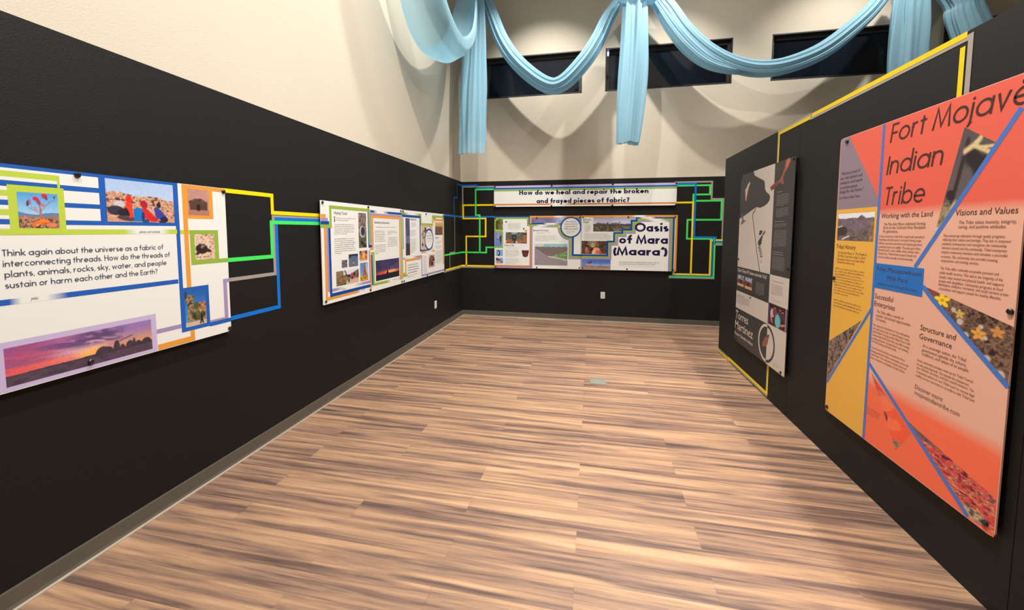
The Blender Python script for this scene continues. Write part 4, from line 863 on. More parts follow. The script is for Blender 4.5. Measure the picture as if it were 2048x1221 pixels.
b.photo((.026,.075,.155,.177), pic_person(1), 5)
b.photo((.205,.436,.587,.633), pic_palmrow(), 5, 'photograph of shaggy palms in a row')
b.rect('orange', (.547,.642,.586,.676), 'orange', 4)
for r_ in ((.199,.806,.225,.829), (.516,.684,.541,.708)): b.rect('body_text', r_, 'navy', 8)
b.fine((.25,.686,.479,.797), 5, 'text', 51, last=.9)
b.head('Water of Life', (.179,.385), (.356,.389), .033, .14, 'text')
b.fine((.22,.345,.419,.371), 1, 'text', 52, last=1)
b.fine((.196,.196,.461,.324), 6, 'text', 53, last=.7)
b.fine((.196,.067,.461,.171), 6, 'text', 54, last=.7)
q = (.493,.196,.626,.317); w_ = q[2] - q[0]; h_ = q[3] - q[1]
b.poly('basket_picture', [(q[0], q[3])] + [(q[0] + w_ * t, q[1] + h_ * k) for t, k in ((.05, .72), (.16, .18), (.3, .04), (.5, 0), (.7, .04), (.84, .18), (.95, .72))] + [(q[2], q[3])], rgb(78, 36, 42), 4)
for k in range(4): b.line('basket_picture', arc(q[0] + w_ * .5, q[1] + h_ * .45, w_ * (.07 + .055 * k), h_ * (.09 + .075 * k), 0, 360, 14), .004, rgb(128, 66, 54), 5)
b.head('Between the Cracks', (.696,.653), (.969,.656), .031, .14, 'text')
b.fine((.756,.604,1.001,.64), 2, 'text', 55)
b.fine((.73,.478,1.141,.589), 6, 'text', 56)
b.photo((.725,.06,1.299,.435), pic_creek(), 5, 'grey and green drawing of a creek bed below trees')
b.bolts([(.014,.88), (.763,.89), (1.503,.896), (.022,.017), (.764,.02), (1.504,.028)])
b.done()

b = Board('b', 2.142, .897, 1.530, .926, .006, 'white', 'white board on back wall titled Oasis of Mara beside stepped coloured lines')
s_ = .0285
path = [(-.008,.248),(.438,.255),(.434,.484),(.545,.485),(.542,.63),(.678,.631),(.677,.685),(.824,.686),(.821,.833),(.905,.833),(.904,.884)]
xr = (1.49,.52)[0]
for i in range(1, len(path)):      # square the steps
    path[i] = (path[i][0], path[i - 1][1]) if i % 2 else (path[i - 1][0], path[i][1])
path[0] = (0, path[0][1])
path = path + [(xr, path[-1][1]), (xr, .0)]
b.photo(((.198,.765)[0], (.436,.651)[1], (.92,.765)[0], (.432,.895)[1]), pic_desert(), 1, 'photograph of a low desert mountain')
inner = offs(path, -2.5 * s_)
b.poly('white_field', [(0, inner[0][1])] + inner[1:-1] + [(inner[-1][0], 0), (0, 0)], 'white', 2)
b.photo(((.007,.381)[0], (.236,.269)[1], (.425,.385)[0], (.232,.492)[1]), pic_yucca(), 3, 'night photograph of a yucca glowing orange')
b.photo(((.007,.079)[0], .004, (.497,.089)[0], (.237,.188)[1]), pic_joshua(), 3, 'photograph of a rocky plain under blue sky')
b.line('blue', path, s_ * 1.05, 'deep', 5)
b.line('green', path, s_, 'green', 4, -s_)
b.line('purple', path, s_ * .95, 'purple', 4, -2 * s_)
ty = path[-2][1]
for k, c, x0_, x1_ in ((0, 'deep', 1288, 1306), (1, 'green', 1300, 1322), (2, 'purple', 1312, 1330)):
    xA, xB = {0: ((.941,.881)[0], (1.209,.88)[0]), 1: ((1.037,.864)[0], (1.35,.864)[0]), 2: ((1.1,.84)[0], (1.413,.839)[0])}[k]
    b.fade({0: 'blue', 1: 'green', 2: 'purple'}[k], (xA, ty - s_ * (k + .5), xB, ty - s_ * (k - .5)), [(0, c), (.3, 'white'), (.7, 'white'), (1, c)], 6)
ox = (1.531,.521)[0]
b.line('orange', [(0, .926 - .0165), (ox, .926 - .0165), (ox, 0)], .033, 'orange', 5)
b.fade('orange', ((.821,.907)[0], .926 - .033, (1.075,.906)[0], .926), [(0, 'orange'), (.35, 'white'), (.7, 'white'), (1, 'orange')], 6)
b.head('Oasis', (.881,.652), (1.412,.656), .142, .21, 'navy', 7)
b.head('of Mara', (.629,.447), (1.405,.458), .142, .21, 'navy', 7)
b.head("(Maara')", (.535,.249), (1.403,.264), .142, .21, 'navy', 7)
b.text('"Everything was alive in the beginning. Plants, animals, rocks, etc.', (.635,.126), (1.284,.136), .020, 'text')
b.text('were people before they were changed over by the Creator."', (.636,.095), (1.23,.105), .020, 'text')
b.fine((.631,.068,1.2,.082), 1, 'text', 60, last=1)
b.text('Birth of a', (.031,.838), (.16,.842), .033, 'text', part='heading_text', bold=.012)
b.text('People', (.032,.798), (.124,.799), .033, 'text', part='heading_text', bold=.012)
b.fine((.055,.646,.168,.769), 7, 'text', 61)
b.fine((.057,.513,.513,.624), 6, 'text', 62, last=.95)
b.bolts([(.027,.896), (.77,.897), (1.509,.897), (.028,.026), (.766,.025), (1.5,.026)])
b.done()

# ---- two tall boards on the partition
b = Board('r', 4.838, .335, 1.193, 1.84, .022, 'char', 'tall black and pale board titled Torres Martinez with a dark lake map')
Wb, Hb = 1.193, 1.84
cs = ((.844,1.841)[0] + (.813,.784)[0] + (.824,.008)[0]) / 3
ya = ((-.027,.835)[1] + (.81,.841)[1]) / 2
lake = [(.343,1.84),(.369,1.797),(.415,1.777),(.556,1.731),(.611,1.71),(.624,1.683),(.633,1.632),(.674,1.596),(.726,1.576),(.753,1.552),(.744,1.516),(.698,1.488),(.626,1.468),(.54,1.459),(.492,1.464),(.456,1.472),(.321,1.441),(.139,1.395)]
b.poly('pale_field', [(lake[0][0], Hb)] + lake + [(0, (-.062,1.357)[1] + .01), (0, ya), (cs, ya), (cs, Hb)], 'stone', 1)
b.line('river_line', [(.44,1.47),(.425,1.442),(.37,1.41),(.366,1.346),(.375,1.353),(.411,1.272),(.468,1.128),(.504,1.034),(.554,.932),(.603,.837)] [0:3] + [(.363,1.392),(.376,1.346),(.411,1.272),(.468,1.128),(.504,1.034),(.554,.932)] + [((.602,.842)[0], ya)], .013, 'char', 2)
for q in ([(.558,1.239),(.63,1.236),(.611,1.212),(.582,1.193),(.538,1.195)], [(.674,1.239),(.69,1.224),(.644,1.191),(.618,1.199)], [(.613,1.193),(.638,1.186),(.618,1.148),(.61,1.109),(.575,1.087),(.53,1.098),(.526,1.13),(.579,1.167)]):
    b.poly('map_shape', q, 'char', 3)
for q in ([(.533,1.077),(.591,1.087),(.597,1.078),(.541,1.068)], [(.544,1.063),(.602,1.072),(.608,1.065),(.55,1.055)], [(.553,1.048),(.611,1.057),(.615,1.049),(.56,1.041)], [(.564,1.034),(.619,1.042),(.624,1.034),(.57,1.027)], [(.574,1.019),(.628,1.027),(.632,1.019),(.579,1.012)], [(.583,1.004),(.637,1.011),(.641,1.004),(.587,.996)], [(.593,.99),(.643,.995),(.647,.983),(.596,.978)]):
    b.poly('map_shape', q, 'char', 3)
b.line('map_shape', [(.589,.953),(.621,.924),(.647,.957)], .004, 'brown2', 3)
b.poly('bird_picture', [(1.095,1.846),(1.113,1.814),(1.087,1.786),(1.06,1.757),(1.013,1.72),(.996,1.684),(1.012,1.638),(.975,1.637),(.957,1.659),(.904,1.64),(.839,1.617),(.772,1.6),(.744,1.637),(.812,1.66),(.89,1.672),(.933,1.682),(.972,1.721),(1.017,1.778),(1.031,1.838)], rgb(150, 84, 66), 4)
b.poly('bird_picture', [(1.097,1.841),(1.112,1.815),(1.082,1.786),(1.054,1.761),(1.028,1.782),(1.047,1.825)], rgb(190, 104, 76), 5)
b.poly('bird_picture', [(.898,1.667),(.957,1.651),(.892,1.632),(.825,1.615),(.773,1.606),(.758,1.632),(.827,1.653)], rgb(112, 62, 64), 5)
b.poly('bird_picture', [(.249,1.749),(.259,1.723),(.218,1.674),(.193,1.617),(.177,1.558),(.156,1.554),(.145,1.621),(.135,1.671),(.17,1.691),(.197,1.718)], rgb(222, 184, 150), 4)
b.poly('bird_picture', [(.083,1.44),(.105,1.401),(.119,1.352),(.192,1.343),(.129,1.322),(.061,1.299),(.045,1.313),(.079,1.348),(.064,1.397)], rgb(122, 98, 94), 4)
b.fine(((.894,1.575)[0], (.947,1.568)[1], (.994,1.566)[0], (.945,1.586)[1]), 1, 'stone', 90, last=1)
b.fine(((.891,1.509)[0], (1.006,1.452)[1], (1.13,1.492)[0], (.995,1.555)[1]), 9, 'stone', 70)
b.fine(((.891,1.377)[0], (1.016,1.355)[1], (1.126,1.368)[0], (1.008,1.435)[1]), 7, 'stone', 71)
b.fine(((.871,1.32)[0], (.975,1.31)[1], (1.051,1.316)[0], (.973,1.325)[1]), 1, 'stone', 91, last=1)
b.fine(((.871,1.288)[0], (1.026,1.265)[1], (1.113,1.285)[0], (1.022,1.301)[1]), 4, 'stone', 72)
b.fine(((.873,1.176)[0], (1.017,1.091)[1], (1.12,1.181)[0], (1.001,1.244)[1]), 14, 'stone', 73, last=.3)
b.fine(((.868,1.036)[0], (.968,1.019)[1], (1.072,1.039)[0], (.964,1.058)[1]), 2, 'stone', 92, last=1)
b.fine(((.867,.95)[0], (1.001,.889)[1], (1.112,.97)[0], (.988,1.01)[1]), 13, 'stone', 74, last=.9)
b.text("Chen Te'ma Pi'l chem max'win 'Iv'al'", (.015,.784), (.765,.785), .034, 'stone', part='heading_text', bold=.02)
b.photo(((.018,.687)[0], (.116,.629)[1], (.209,.71)[0], (.102,.749)[1]), pic_dwelling(2), 4, 'photograph of a brush dwelling')
b.photo(((.237,.66)[0], (.33,.625)[1], (.428,.686)[0], (.315,.747)[1]), pic_dwelling(7), 4, 'photograph of a brush dwelling and fence')
b.fine(((.521,.698)[0], (.645,.61)[1], (.74,.728)[0], (.631,.736)[1]), 10, 'stone', 75)
yb, yc = ((-.042,.565)[1] + (.81,.572)[1]) / 2, ((-.044,.373)[1] + (.81,.379)[1]) / 2
b.rect('pale_field', (0, yc, cs, yb), 'stone', 1)
b.fine(((.013,.46)[0], (.212,.437)[1], (.41,.503)[0], (.201,.527)[1]), 7, 'text', 76)
b.fine(((.016,.517)[0], (.113,.522)[1], (.242,.543)[0], (.111,.538)[1]), 1, 'char', 93, last=1)
b.poly('bird_picture', [(.4,.568),(.409,.556),(.424,.542),(.396,.537),(.366,.546),(.391,.551)], 'char', 4)
yd, ye = (1.027,.826)[1], ((.809,.57)[1] + (1.162,.58)[1]) / 2
ye = (1.006,.58)[1]; yf = (1.008,.383)[1]
b.rect('pale_field', (cs, ye, Wb, ya), 'stone', 1)
b.fine(((.872,.778)[0], (.994,.778)[1], (1.116,.796)[0], (.993,.795)[1]), 1, 'char', 94, last=1)
b.fine(((.868,.723)[0], (.997,.664)[1], (1.11,.735)[0], (.987,.76)[1]), 7, 'text', 77)
b.fine(((.914,.616)[0], (.993,.61)[1], (1.066,.634)[0], (.992,.621)[1]), 1, 'text', 78, last=1)
b.photo((cs, yf, Wb - .012, ye), pic_people(), 3, 'photograph of a group of people standing together')
b.rect('pale_field', (cs, 0.004, Wb - .004, yf), 'stone', 1)
b.text('Torres', (.011,.254), (.37,.262), .090, 'stone', part='heading_text', bold=.006)
b.text('Martinez', (.007,.137), (.507,.151), .090, 'stone', part='heading_text', bold=.006)
b.text('Desert Cahuilla Indians', (-.001,.068), (.515,.084), .030, 'stone', part='heading_text', bold=.02)
c0 = (.817,.192); RR = ((.798,.363)[1] - (.836,.02)[1]) / 2 * .96
h_ = math.degrees(math.acos(max(-1, min(1, (cs - c0[0]) / RR))))
b.line('ring', arc(c0[0], c0[1], RR, RR, h_, 360 - h_, 36), .026, 'stone', 4); b.line('ring', arc(c0[0], c0[1], RR, RR, -h_, h_, 36), .026, 'char', 4)
b.poly('bird_picture', [(.851,.275),(.864,.28),(.883,.28),(.872,.267),(.859,.235),(.848,.195),(.821,.168),(.797,.153),(.758,.145),(.739,.151),(.749,.187),(.774,.224),(.808,.251),(.839,.261)], rgb(150, 92, 74), 5)
b.poly('bird_picture', [(.837,.278),(.858,.285),(.875,.277),(.861,.25),(.836,.248),(.832,.265)], rgb(96, 80, 78), 6)
b.line('bird_picture', [(.792,.155),(.805,.12),(.822,.123)], .006, rgb(90, 70, 64), 5)
b.fine(((.971,.061)[0], (1.036,.035)[1], (1.098,.081)[0], (1.032,.074)[1]), 5, 'stone', 79)
b.bolts([(.005,1.828), (1.166,1.824), (.028, (-.015,.92)[1]), (Wb - .028, (1.152,.92)[1]), (.03, (-.012,.023)[1]), (1.13,.024)])
b.done()

b = Board('r', 3.05, .335, 1.185, 1.84, .024, 'pink', 'large coral and yellow board titled Fort Mojave Indian Tribe with blue dividing lines')
Wb, Hb = 1.185, 1.84
bx = ((.42,1.772)[0] + (.39,.776)[0] + (.386,.049)[0]) / 3
yt = ((.404,1.367)[1] + (1.067,1.363)[1]) / 2; yt2 = yt - .055
b.vfade('coral_field', [(bx, yt2), (Wb - .003, yt2), (bx, yt), (Wb - .003, yt), (bx, Hb - .003), (Wb - .003, Hb - .003)], ['pink', 'coral', 'coral'], 1)
yk = ((.406,.387)[1] + (1.151,.421)[1]) / 2; yk2 = yk - .075
b.vfade('coral_field', [(bx, .003), (Wb - .003, .003), (bx, yk2), (Wb - .003, yk2), (bx, yk), (Wb - .003, yk)], ['coral2', 'coral2', 'pink'], 1)
ys = ((-.003,1.373)[1] + (.387,1.378)[1]) / 2
b.poly('slate_field', [(.004, ys), (bx, ys), (bx, (.388,1.408)[1]), ((.091,1.833)[0], Hb - .003), (.02, Hb - .003), (.004, Hb - .02)], 'slate', 2)
b.poly('coral_field', [((.091,1.833)[0], Hb - .003), (bx, Hb - .003), (bx, (.388,1.408)[1])], 'coral', 2)
b.poly('gold_field', [(.004, .02), (.02, .004), (bx, .004), (bx, ys), (.004, ys)], 'gold', 2)
b.line('blue', [(bx, .003), (bx, Hb - .003)], .020, 'cobalt', 6)
L1 = [(1.141,1.709),(.687,1.053)]; b.line('blue', L1, .022, 'cobalt', 6)
b.photo(((.022,1.259)[0], ((.031,1.168)[1] + (.369,1.178)[1]) / 2, (.37,1.3)[0], ((.016,1.348)[1] + (.369,1.345)[1]) / 2), pic_valley(), 4, 'photograph of a dark mountain valley')
def clipped(poly, img, z, lab):
    xs_, ys_ = [q[0] for q in poly], [q[1] for q in poly]
    b.photo((min(xs_), min(ys_), max(xs_), max(ys_)), img, z, lab, poly)
clipped([(.904,1.694),(1.055,1.594),(.789,1.227)], pic_branch(), 4, 'triangular photograph of a bare dead branch')
clipped([(.745,.967),(1.188,.865),(1.183,.644),(1.179,.638)], pic_bloom(), 4, 'triangular photograph of yellow desert flowers')
clipped([(.428,.413),(.74,.208),(.648,.072)], pic_poppy(), 4, 'triangular photograph of an orange poppy')
clipped([(.69,.266),(1.178,.163),(1.18,.02),(1.069,.009)], pic_ocotillo(), 4, 'triangular photograph of red ocotillo flowers')
clipped([(.313,.694), (.004, (-.006,.485)[1]), (.004, (-.015,.215)[1])], pic_brush(), 4, 'triangular photograph of dry grey brush')
b.line('blue', [(.745,.964),(.809,.907),(1.185,.627)], .024, 'cobalt', 6)
b.line('blue', [(.396,.467),(1.069,.01)], .022, 'cobalt', 6)
b.line('blue', [(.395,.784), (.004, (-.02,.195)[1])], .018, 'cobalt', 6)
q0 = (.745,.983)[0]; y0_, y1_ = ((.398,1.05)[1] + (.74,1.053)[1]) / 2, ((.39,.907)[1] + (.743,.913)[1]) / 2
b.rect('blue_box', (bx + .004, y1_, q0, y0_), 'sea', 7)
SH = .14
def hl(t, p, q, cap, wt=.105, col='brown', sh=SH): b.head(t, p, q, cap, wt, col, 8, shear=sh, xh=.72, asc=1.14)
hl('Fort Mojave', (.452,1.722), (1.179,1.718), .100)
hl('Indian', (.44,1.55), (.802,1.544), .100)
hl('Tribe', (.436,1.379), (.713,1.379), .100)
def tx(t, p, q, cap, col='brown2', part='body_text', bold=0): b.text(t, p, q, cap, col, 8, part, shear=.1, bold=bold)
tx('Working with the Land', (.423,1.307), (.769,1.307), .0275, 'brown', 'heading_text')
tx('The Pipa Aha Macav cultivated thriving', (.448,1.264), (.732,1.27), .0155)
tx('farms on the Colorado River floodplain', (.445,1.245), (.734,1.25), .0155)
tx('for generations.', (.445,1.226), (.557,1.228), .0155)
tx('A deep connection to the Earth, coupled with agricultural', (.418,1.202), (.731,1.2), .0125)
tx('knowledge and skills, leads to successful farming today.', (.418,1.182), (.716,1.182), .0125)
tx('Half the reservation hosts farms and irrigated agriculture,', (.418,1.162), (.724,1.162), .0125)
tx('protecting nature and wildlife. They also grow fibre,', (.417,1.142), (.714,1.141), .0125)
tx('Bermuda seed, cotton, alfalfa, wheat, barley, milo,', (.418,1.124), (.706,1.123), .0125)
tx('and grain hay. Tribal products support people and', (.418,1.104), (.689,1.105), .0125)
tx('livestock locally, nationally, and internationally.', (.419,1.084), (.673,1.084), .0125)
tx('Visions and Values', (.892,1.307), (1.162,1.304), .0275, 'brown', 'heading_text')
tx('The Tribe values honesty, integrity,', (.913,1.269), (1.161,1.266), .0155)
tx('caring, and positive attitudes.', (.912,1.248), (1.123,1.248), .0155)
tx('They encourage education through quality programs,', (.838,1.209), (1.123,1.21), .0125)
tx('reflecting their culture and heritage. They aim to empower', (.836,1.191), (1.147,1.191), .0125)
tx('academic achievement and strengthen the relationship', (.836,1.172), (1.131,1.172), .0125)
tx('between schools and the community. Tribal enterprises', (.837,1.153), (1.134,1.153), .0125)
tx('employ community members and stimulate a successful', (.836,1.133), (1.136,1.134), .0125)
tx('economy. The community also provides housing,', (.835,1.113), (1.102,1.112), .0125)
tx('employment, and training services.', (.836,1.093), (1.023,1.094), .0125)
tx('The Tribe offers culturally acceptable personal and', (.836,1.057), (1.109,1.058), .0125)
tx('public health services. This aids in the longevity of the', (.835,1.035), (1.128,1.039), .0125)
tx('people, helps mental and physical health, and supports', (.834,1.015), (1.134,1.019), .0125)
tx('people with disabilities. Community programs in food', (.834,.996), (1.13,.999), .0125)
tx('distribution, childcare, recreation, and social services create', (.833,.978), (1.155,.983), .0125)
tx('a foundation and support system for healthy lifestyles.', (.835,.96), (1.128,.963), .0125)
tx('Niyu Masupowkuum', (.42,1.009), (.731,1.01), .0250, 'brown', 'heading_text')
tx('Mith Pera', (.501,.965), (.645,.966), .0250, 'brown', 'heading_text')
tx('Empowerment through Education', (.435,.927), (.711,.932), .0155, 'brown')
tx('Successful', (.415,.849), (.555,.85), .0290, 'brown', 'heading_text')
tx('Enterprises', (.415,.805), (.573,.809), .0290, 'brown', 'heading_text')
tx('The Tribe offers a variety of', (.438,.77), (.638,.772), .0155)
tx('popular recreational opportunities', (.437,.746), (.685,.751), .0155)
tx('for tourists.', (.438,.724), (.516,.729), .0155)
tx('They operate the Avi Resort & Casino with gaming', (.415,.691), (.686,.69), .0125)
tx('and a golf course, hotel, the Spirit Mountain Casino', (.416,.669), (.687,.672), .0125)
tx('and the Mojave Crossing, and the Mojave Resort Golf', (.415,.649), (.693,.654), .0125)
tx('Championship Golf Course. Plus, they offer housing', (.415,.63), (.689,.634), .0125)
tx('and living along the Colorado River, and camping', (.415,.61), (.684,.614), .0125)
tx('with lakes, boating, and trails nearby.', (.415,.59), (.605,.597), .0125)
tx('The community also hosts an annual Pow Wow,', (.414,.557), (.668,.557), .0125)
tx('bringing people from Native communities across the', (.413,.536), (.693,.537), .0125)
tx('United States. This celebration includes dance and', (.413,.515), (.68,.519), .0125)
tx('music competitions and displays of tribal culture.', (.412,.494), (.672,.5), .0125)
tx('Structure and', (.748,.746), (.944,.748), .0275, 'brown', 'heading_text')
tx('Governance', (.746,.701), (.928,.705), .0275, 'brown', 'heading_text')
tx('As a sovereign nation, the Tribal', (.77,.666), (1.001,.669), .0155)
tx('government upholds the culture,', (.768,.645), (1.005,.647), .0155)
tx('traditions, and values of its people.', (.769,.624), (1.019,.628), .0155)
tx('Seven community members make up the Tribal Council,', (.744,.586), (1.043,.59), .0125)
tx('its main governing body. This includes the chairperson,', (.744,.566), (1.026,.569), .0125)
tx('vice chairman, secretary, and four council members. The', (.744,.546), (1.048,.554), .0125)
tx('Community selects its own Tribal court to resolve legal', (.744,.525), (1.052,.534), .0125)
tx('conflicts on the reservation in accordance with Tribal laws.', (.742,.505), (1.057,.514), .0125)
tx('Discover more:', (.742,.441), (.905,.452), .0225, 'brown2', 'heading_text')
tx('mojaveindiantribe.com', (.743,.408), (.992,.424), .0225, 'brown2', 'heading_text')
tx('Tribal History', (.019,1.121), (.218,1.118), .0275, 'brown', 'heading_text')
tx('The Pipa Aha Macav, or "The People by', (.039,1.09), (.326,1.084), .0150)
tx('The River," trace their origins to Spirit', (.038,1.066), (.313,1.065), .0150)
tx('Mountain in what is now Lake Mead', (.039,1.044), (.306,1.043), .0150)
tx('National Recreation Area.', (.039,1.023), (.222,1.025), .0150)
b.fine(((.021,.907)[0], (.194,.814)[1], (.324,.929)[0], (.176,.996)[1]), 10, 'brown2', 80, last=.5, size=.6)
b.fine(((.023,.771)[0], (.177,.727)[1], (.322,.808)[0], (.171,.787)[1]), 3, 'brown2', 81, last=.9, size=.6)
tx('"We are proud of', (.025,1.603), (.215,1.597), .0190, 'brown')
tx('our rich culture and', (.021,1.574), (.237,1.567), .0190, 'brown')
tx('traditions and aspire', (.018,1.543), (.242,1.538), .0190, 'brown')
tx('to achieve great', (.019,1.512), (.197,1.508), .0190, 'brown')
tx('things for our future."', (.02,1.483), (.257,1.482), .0190, 'brown')
tx('Fort Mojave Indian Tribe', (.02,1.446), (.226,1.443), .0150, 'brown')
b.fine(((.407,.182)[0], (.466,.161)[1], (.526,.207)[0], (.461,.212)[1]), 5, 'brown2', 82, size=.6)
b.bolts([(.074,1.81), (.020, (0,.918)[1]), (.026, (.01,.029)[1]), (1.17,.923), (1.147,.039), (Wb - .03, Hb - .035)], .0122)
b.done()

# ------------------------------------------------------------------ coloured tape lines on the walls
TW = .0275
TAPE = dict(yellow=rgb(250, 216, 10), green=rgb(70, 226, 98), blue=rgb(8, 112, 206), grey=rgb(160, 150, 142), dimyellow=rgb(226, 196, 14))
def snap(pts):
    out = [tuple(pts[0])]
    for q in pts[1:]:
        p = out[-1]
        out.append((q[0], p[1]) if abs(q[0] - p[0]) > abs(q[1] - p[1]) else (p[0], q[1]))
    return out
def tape(col, runs, label, layer=1, group=None):
    V, F = [], []
    for side, pts, w in runs:
        q = snap(pts); v, f = strip(q, w); hi = .0012 + .0004 * layer + .00008 * (len(bpy.data.objects) % 5)
        at = {'l': lambda u, z, o: (o, u, z), 'b': lambda u, z, o: (u, D - o, z), 'r': lambda u, z, o: (W - o, u, z)}[side]
        VV = [at(a, b, hi) for a, b in v]; FF = list(f)
        V, F = join((V, F), (VV, FF))
    o = mesh_obj('tape_line', V, F, M_INKTAPE)
    a = o.data.color_attributes.new('ink', 'FLOAT_COLOR', 'POINT')
    a.data.foreach_set('color', np.tile(np.array((*TAPE[col], 1), np.float32), len(V)))
    return tag(o, label, 'tape', 'coloured tape lines on the black walls')
# left wall, between the introductory board and the next one
tape('yellow', [('l', [(2.142,1.819),(2.543,1.813),(2.537,1.693),(3.102,1.688)], TW)], 'yellow tape line stepping down from top corner of the introductory board')
tape('grey', [('l', [(2.154,1.24),(2.547,1.24),(2.546,1.663),(3.101,1.666)], TW * .9)], 'grey tape line between the introductory board and Healing Touch board', 0)
tape('blue', [('l', [(2.155,.985),(2.574,.975),(2.571,1.646),(3.1,1.637)], TW * 1.05)], 'blue tape line dropping lowest between introductory board and Healing Touch board', 1)
tape('green', [('l', [(2.157,1.37),(2.527,1.369),(2.525,1.622),(3.098,1.613)], TW)], 'green tape line bracketing between introductory board and Healing Touch board', 2)
# around the far left corner
zc = (6.9,2.371)[1]; ub = (6.304,1.808)[1]
tape('blue', [('l', [((6.008,1.801)[0], ub), (D - .002, ub)], TW), ('b', [(.002, ub), ((.614,1.805)[0], ub)], TW * .9),
              ('l', [((6.506,2.082)[0], ub), ((6.506,2.082)[0], (6.507,2.128)[1]), ((6.666,2.094)[0], (6.507,2.128)[1]), ((6.666,2.094)[0], zc), (D - .002, zc)], TW * .8),
              ('b', [(.002, zc), ((.274,2.369)[0], zc), ((.274,2.369)[0], (.339,2.321)[1]), ((.614,2.316)[0], (.339,2.321)[1])], TW)], 'blue tape line turning the far corner beside the long banner', 1)
tape('grey', [('b', [(.015, (.008,1.825)[1]), (.015, (.058,2.345)[1]), ((.614,2.335)[0], (.058,2.345)[1])], TW * .8),
              ('l', [(6.526,1.811),(6.517,1.187),(6.28,1.188),(6.279,.928)], .02), ('b', [(.002, (.145,.891)[1]), ((.614,.901)[0], (.145,.891)[1])], .02), ('l', [((6.008,.916)[0], (.145,.891)[1]), (D - .002, (.145,.891)[1])], .02)], 'thin grey tape line running down the far left corner', 0)
gz = (.146,1.163)[1]
tape('green', [('l', [((6.036,1.177)[0], gz), (D - .002, gz)], TW), ('b', [(.002, gz), ((.454,1.176)[0], gz), ((.454,1.176)[0], (.523,1.258)[1]), ((.614,1.259)[0], (.523,1.258)[1])], TW),
               ('b', [((.333,1.482)[0], gz), ((.333,1.482)[0], (.291,1.837)[1]), ((.258,2.111)[0], (.291,1.837)[1]), ((.258,2.111)[0], (.432,2.294)[1]), ((.614,2.291)[0], (.432,2.294)[1])], TW)], 'green tape line climbing the far corner to the long banner', 3)
yz = (.24,.918)[1]
tape('yellow', [('l', [((6.035,.951)[0], yz), (D - .002, yz)], TW), ('b', [(.002, yz), ((.614,.925)[0], yz)], TW),
                ('b', [(.077,.914),(.08,1.453),(.443,1.456),(.444,1.777),(.022,1.778),(.024,2.018),(.61,2.012)], TW)], 'yellow tape line zigzagging through the far corner below the banner', 2)
# right end of the back wall
tape('grey', [('b', [(3.635,2.355),(4.197,2.346),(4.205,2.078),(4.377,2.073),(4.394,1.342),(4.27,1.341),(4.279,.794),(3.58,.777)], TW * .95)], 'grey tape line stepping outside the others at back wall right end', 0)
tape('blue', [('b', [(3.636,2.325),(3.953,2.315),(3.954,1.463),(4.282,1.465),(4.284,1.388),(4.392,1.387)], TW * 1.05), ('b', [(3.641,.937),(3.644,.834),(4.231,.849),(4.222,1.445)], TW)], 'blue tape line at the right end of the back wall boards', 2)
tape('green', [('b', [(3.637,2.299),(4.17,2.29),(4.173,2.152),(3.923,2.155),(3.924,2.051),(4.35,2.046),(4.357,1.745),(3.845,1.744),(3.853,1.437),(4.267,1.439),(4.268,.812),(3.587,.794)], TW), ('b', [(4.266,1.365),(4.393,1.364)], TW)], 'green tape line forming boxes at back wall right end', 1)
tape('yellow', [('b', [(3.645,2.026),(3.922,2.022),(3.915,.857)], TW), ('b', [(3.657,.921),(3.659,.851),(4.21,.865),(4.208,1.415),(4.242,1.415)], TW), ('b', [(4.284,1.417),(4.391,1.416)], TW)], 'yellow tape line standing upright at back wall right end', 3)
# partition
tape('dimyellow', [('r', [(4.028, 2.10), (4.028, 2.442), (3.512, 2.442)], .0265), ('r', [(3.494, 2.4525), (2.208, 2.4525)], .0265), ('r', [(2.226, 2.404), (2.226, 2.10)], .0265)], 'long yellow tape line along the top edge of black partition', 1)
tape('grey', [('r', [(4.043, 2.10), (4.043, 2.4605), (3.50, 2.4605)], .024), ('r', [(3.512, 2.436), (2.19, 2.436), (2.19, 2.10)], .026)], 'grey tape line shadowing the yellow one atop black partition', 0)
tape('yellow', [('r', [(5.489, .022), (5.06, .022)], .025), ('r', [(5.10, .045), (4.026, .045), (4.026, .42)], .0265)], 'short yellow tape line along the foot of black partition', 1)
tape('grey', [('r', [(5.489, .046), (5.09, .046)], .02), ('r', [(5.07, .022), (4.02, .022)], .022), ('r', [(4.046, .05), (4.046, .42)], .02)], 'grey tape line beside the yellow one at partition foot', 0)

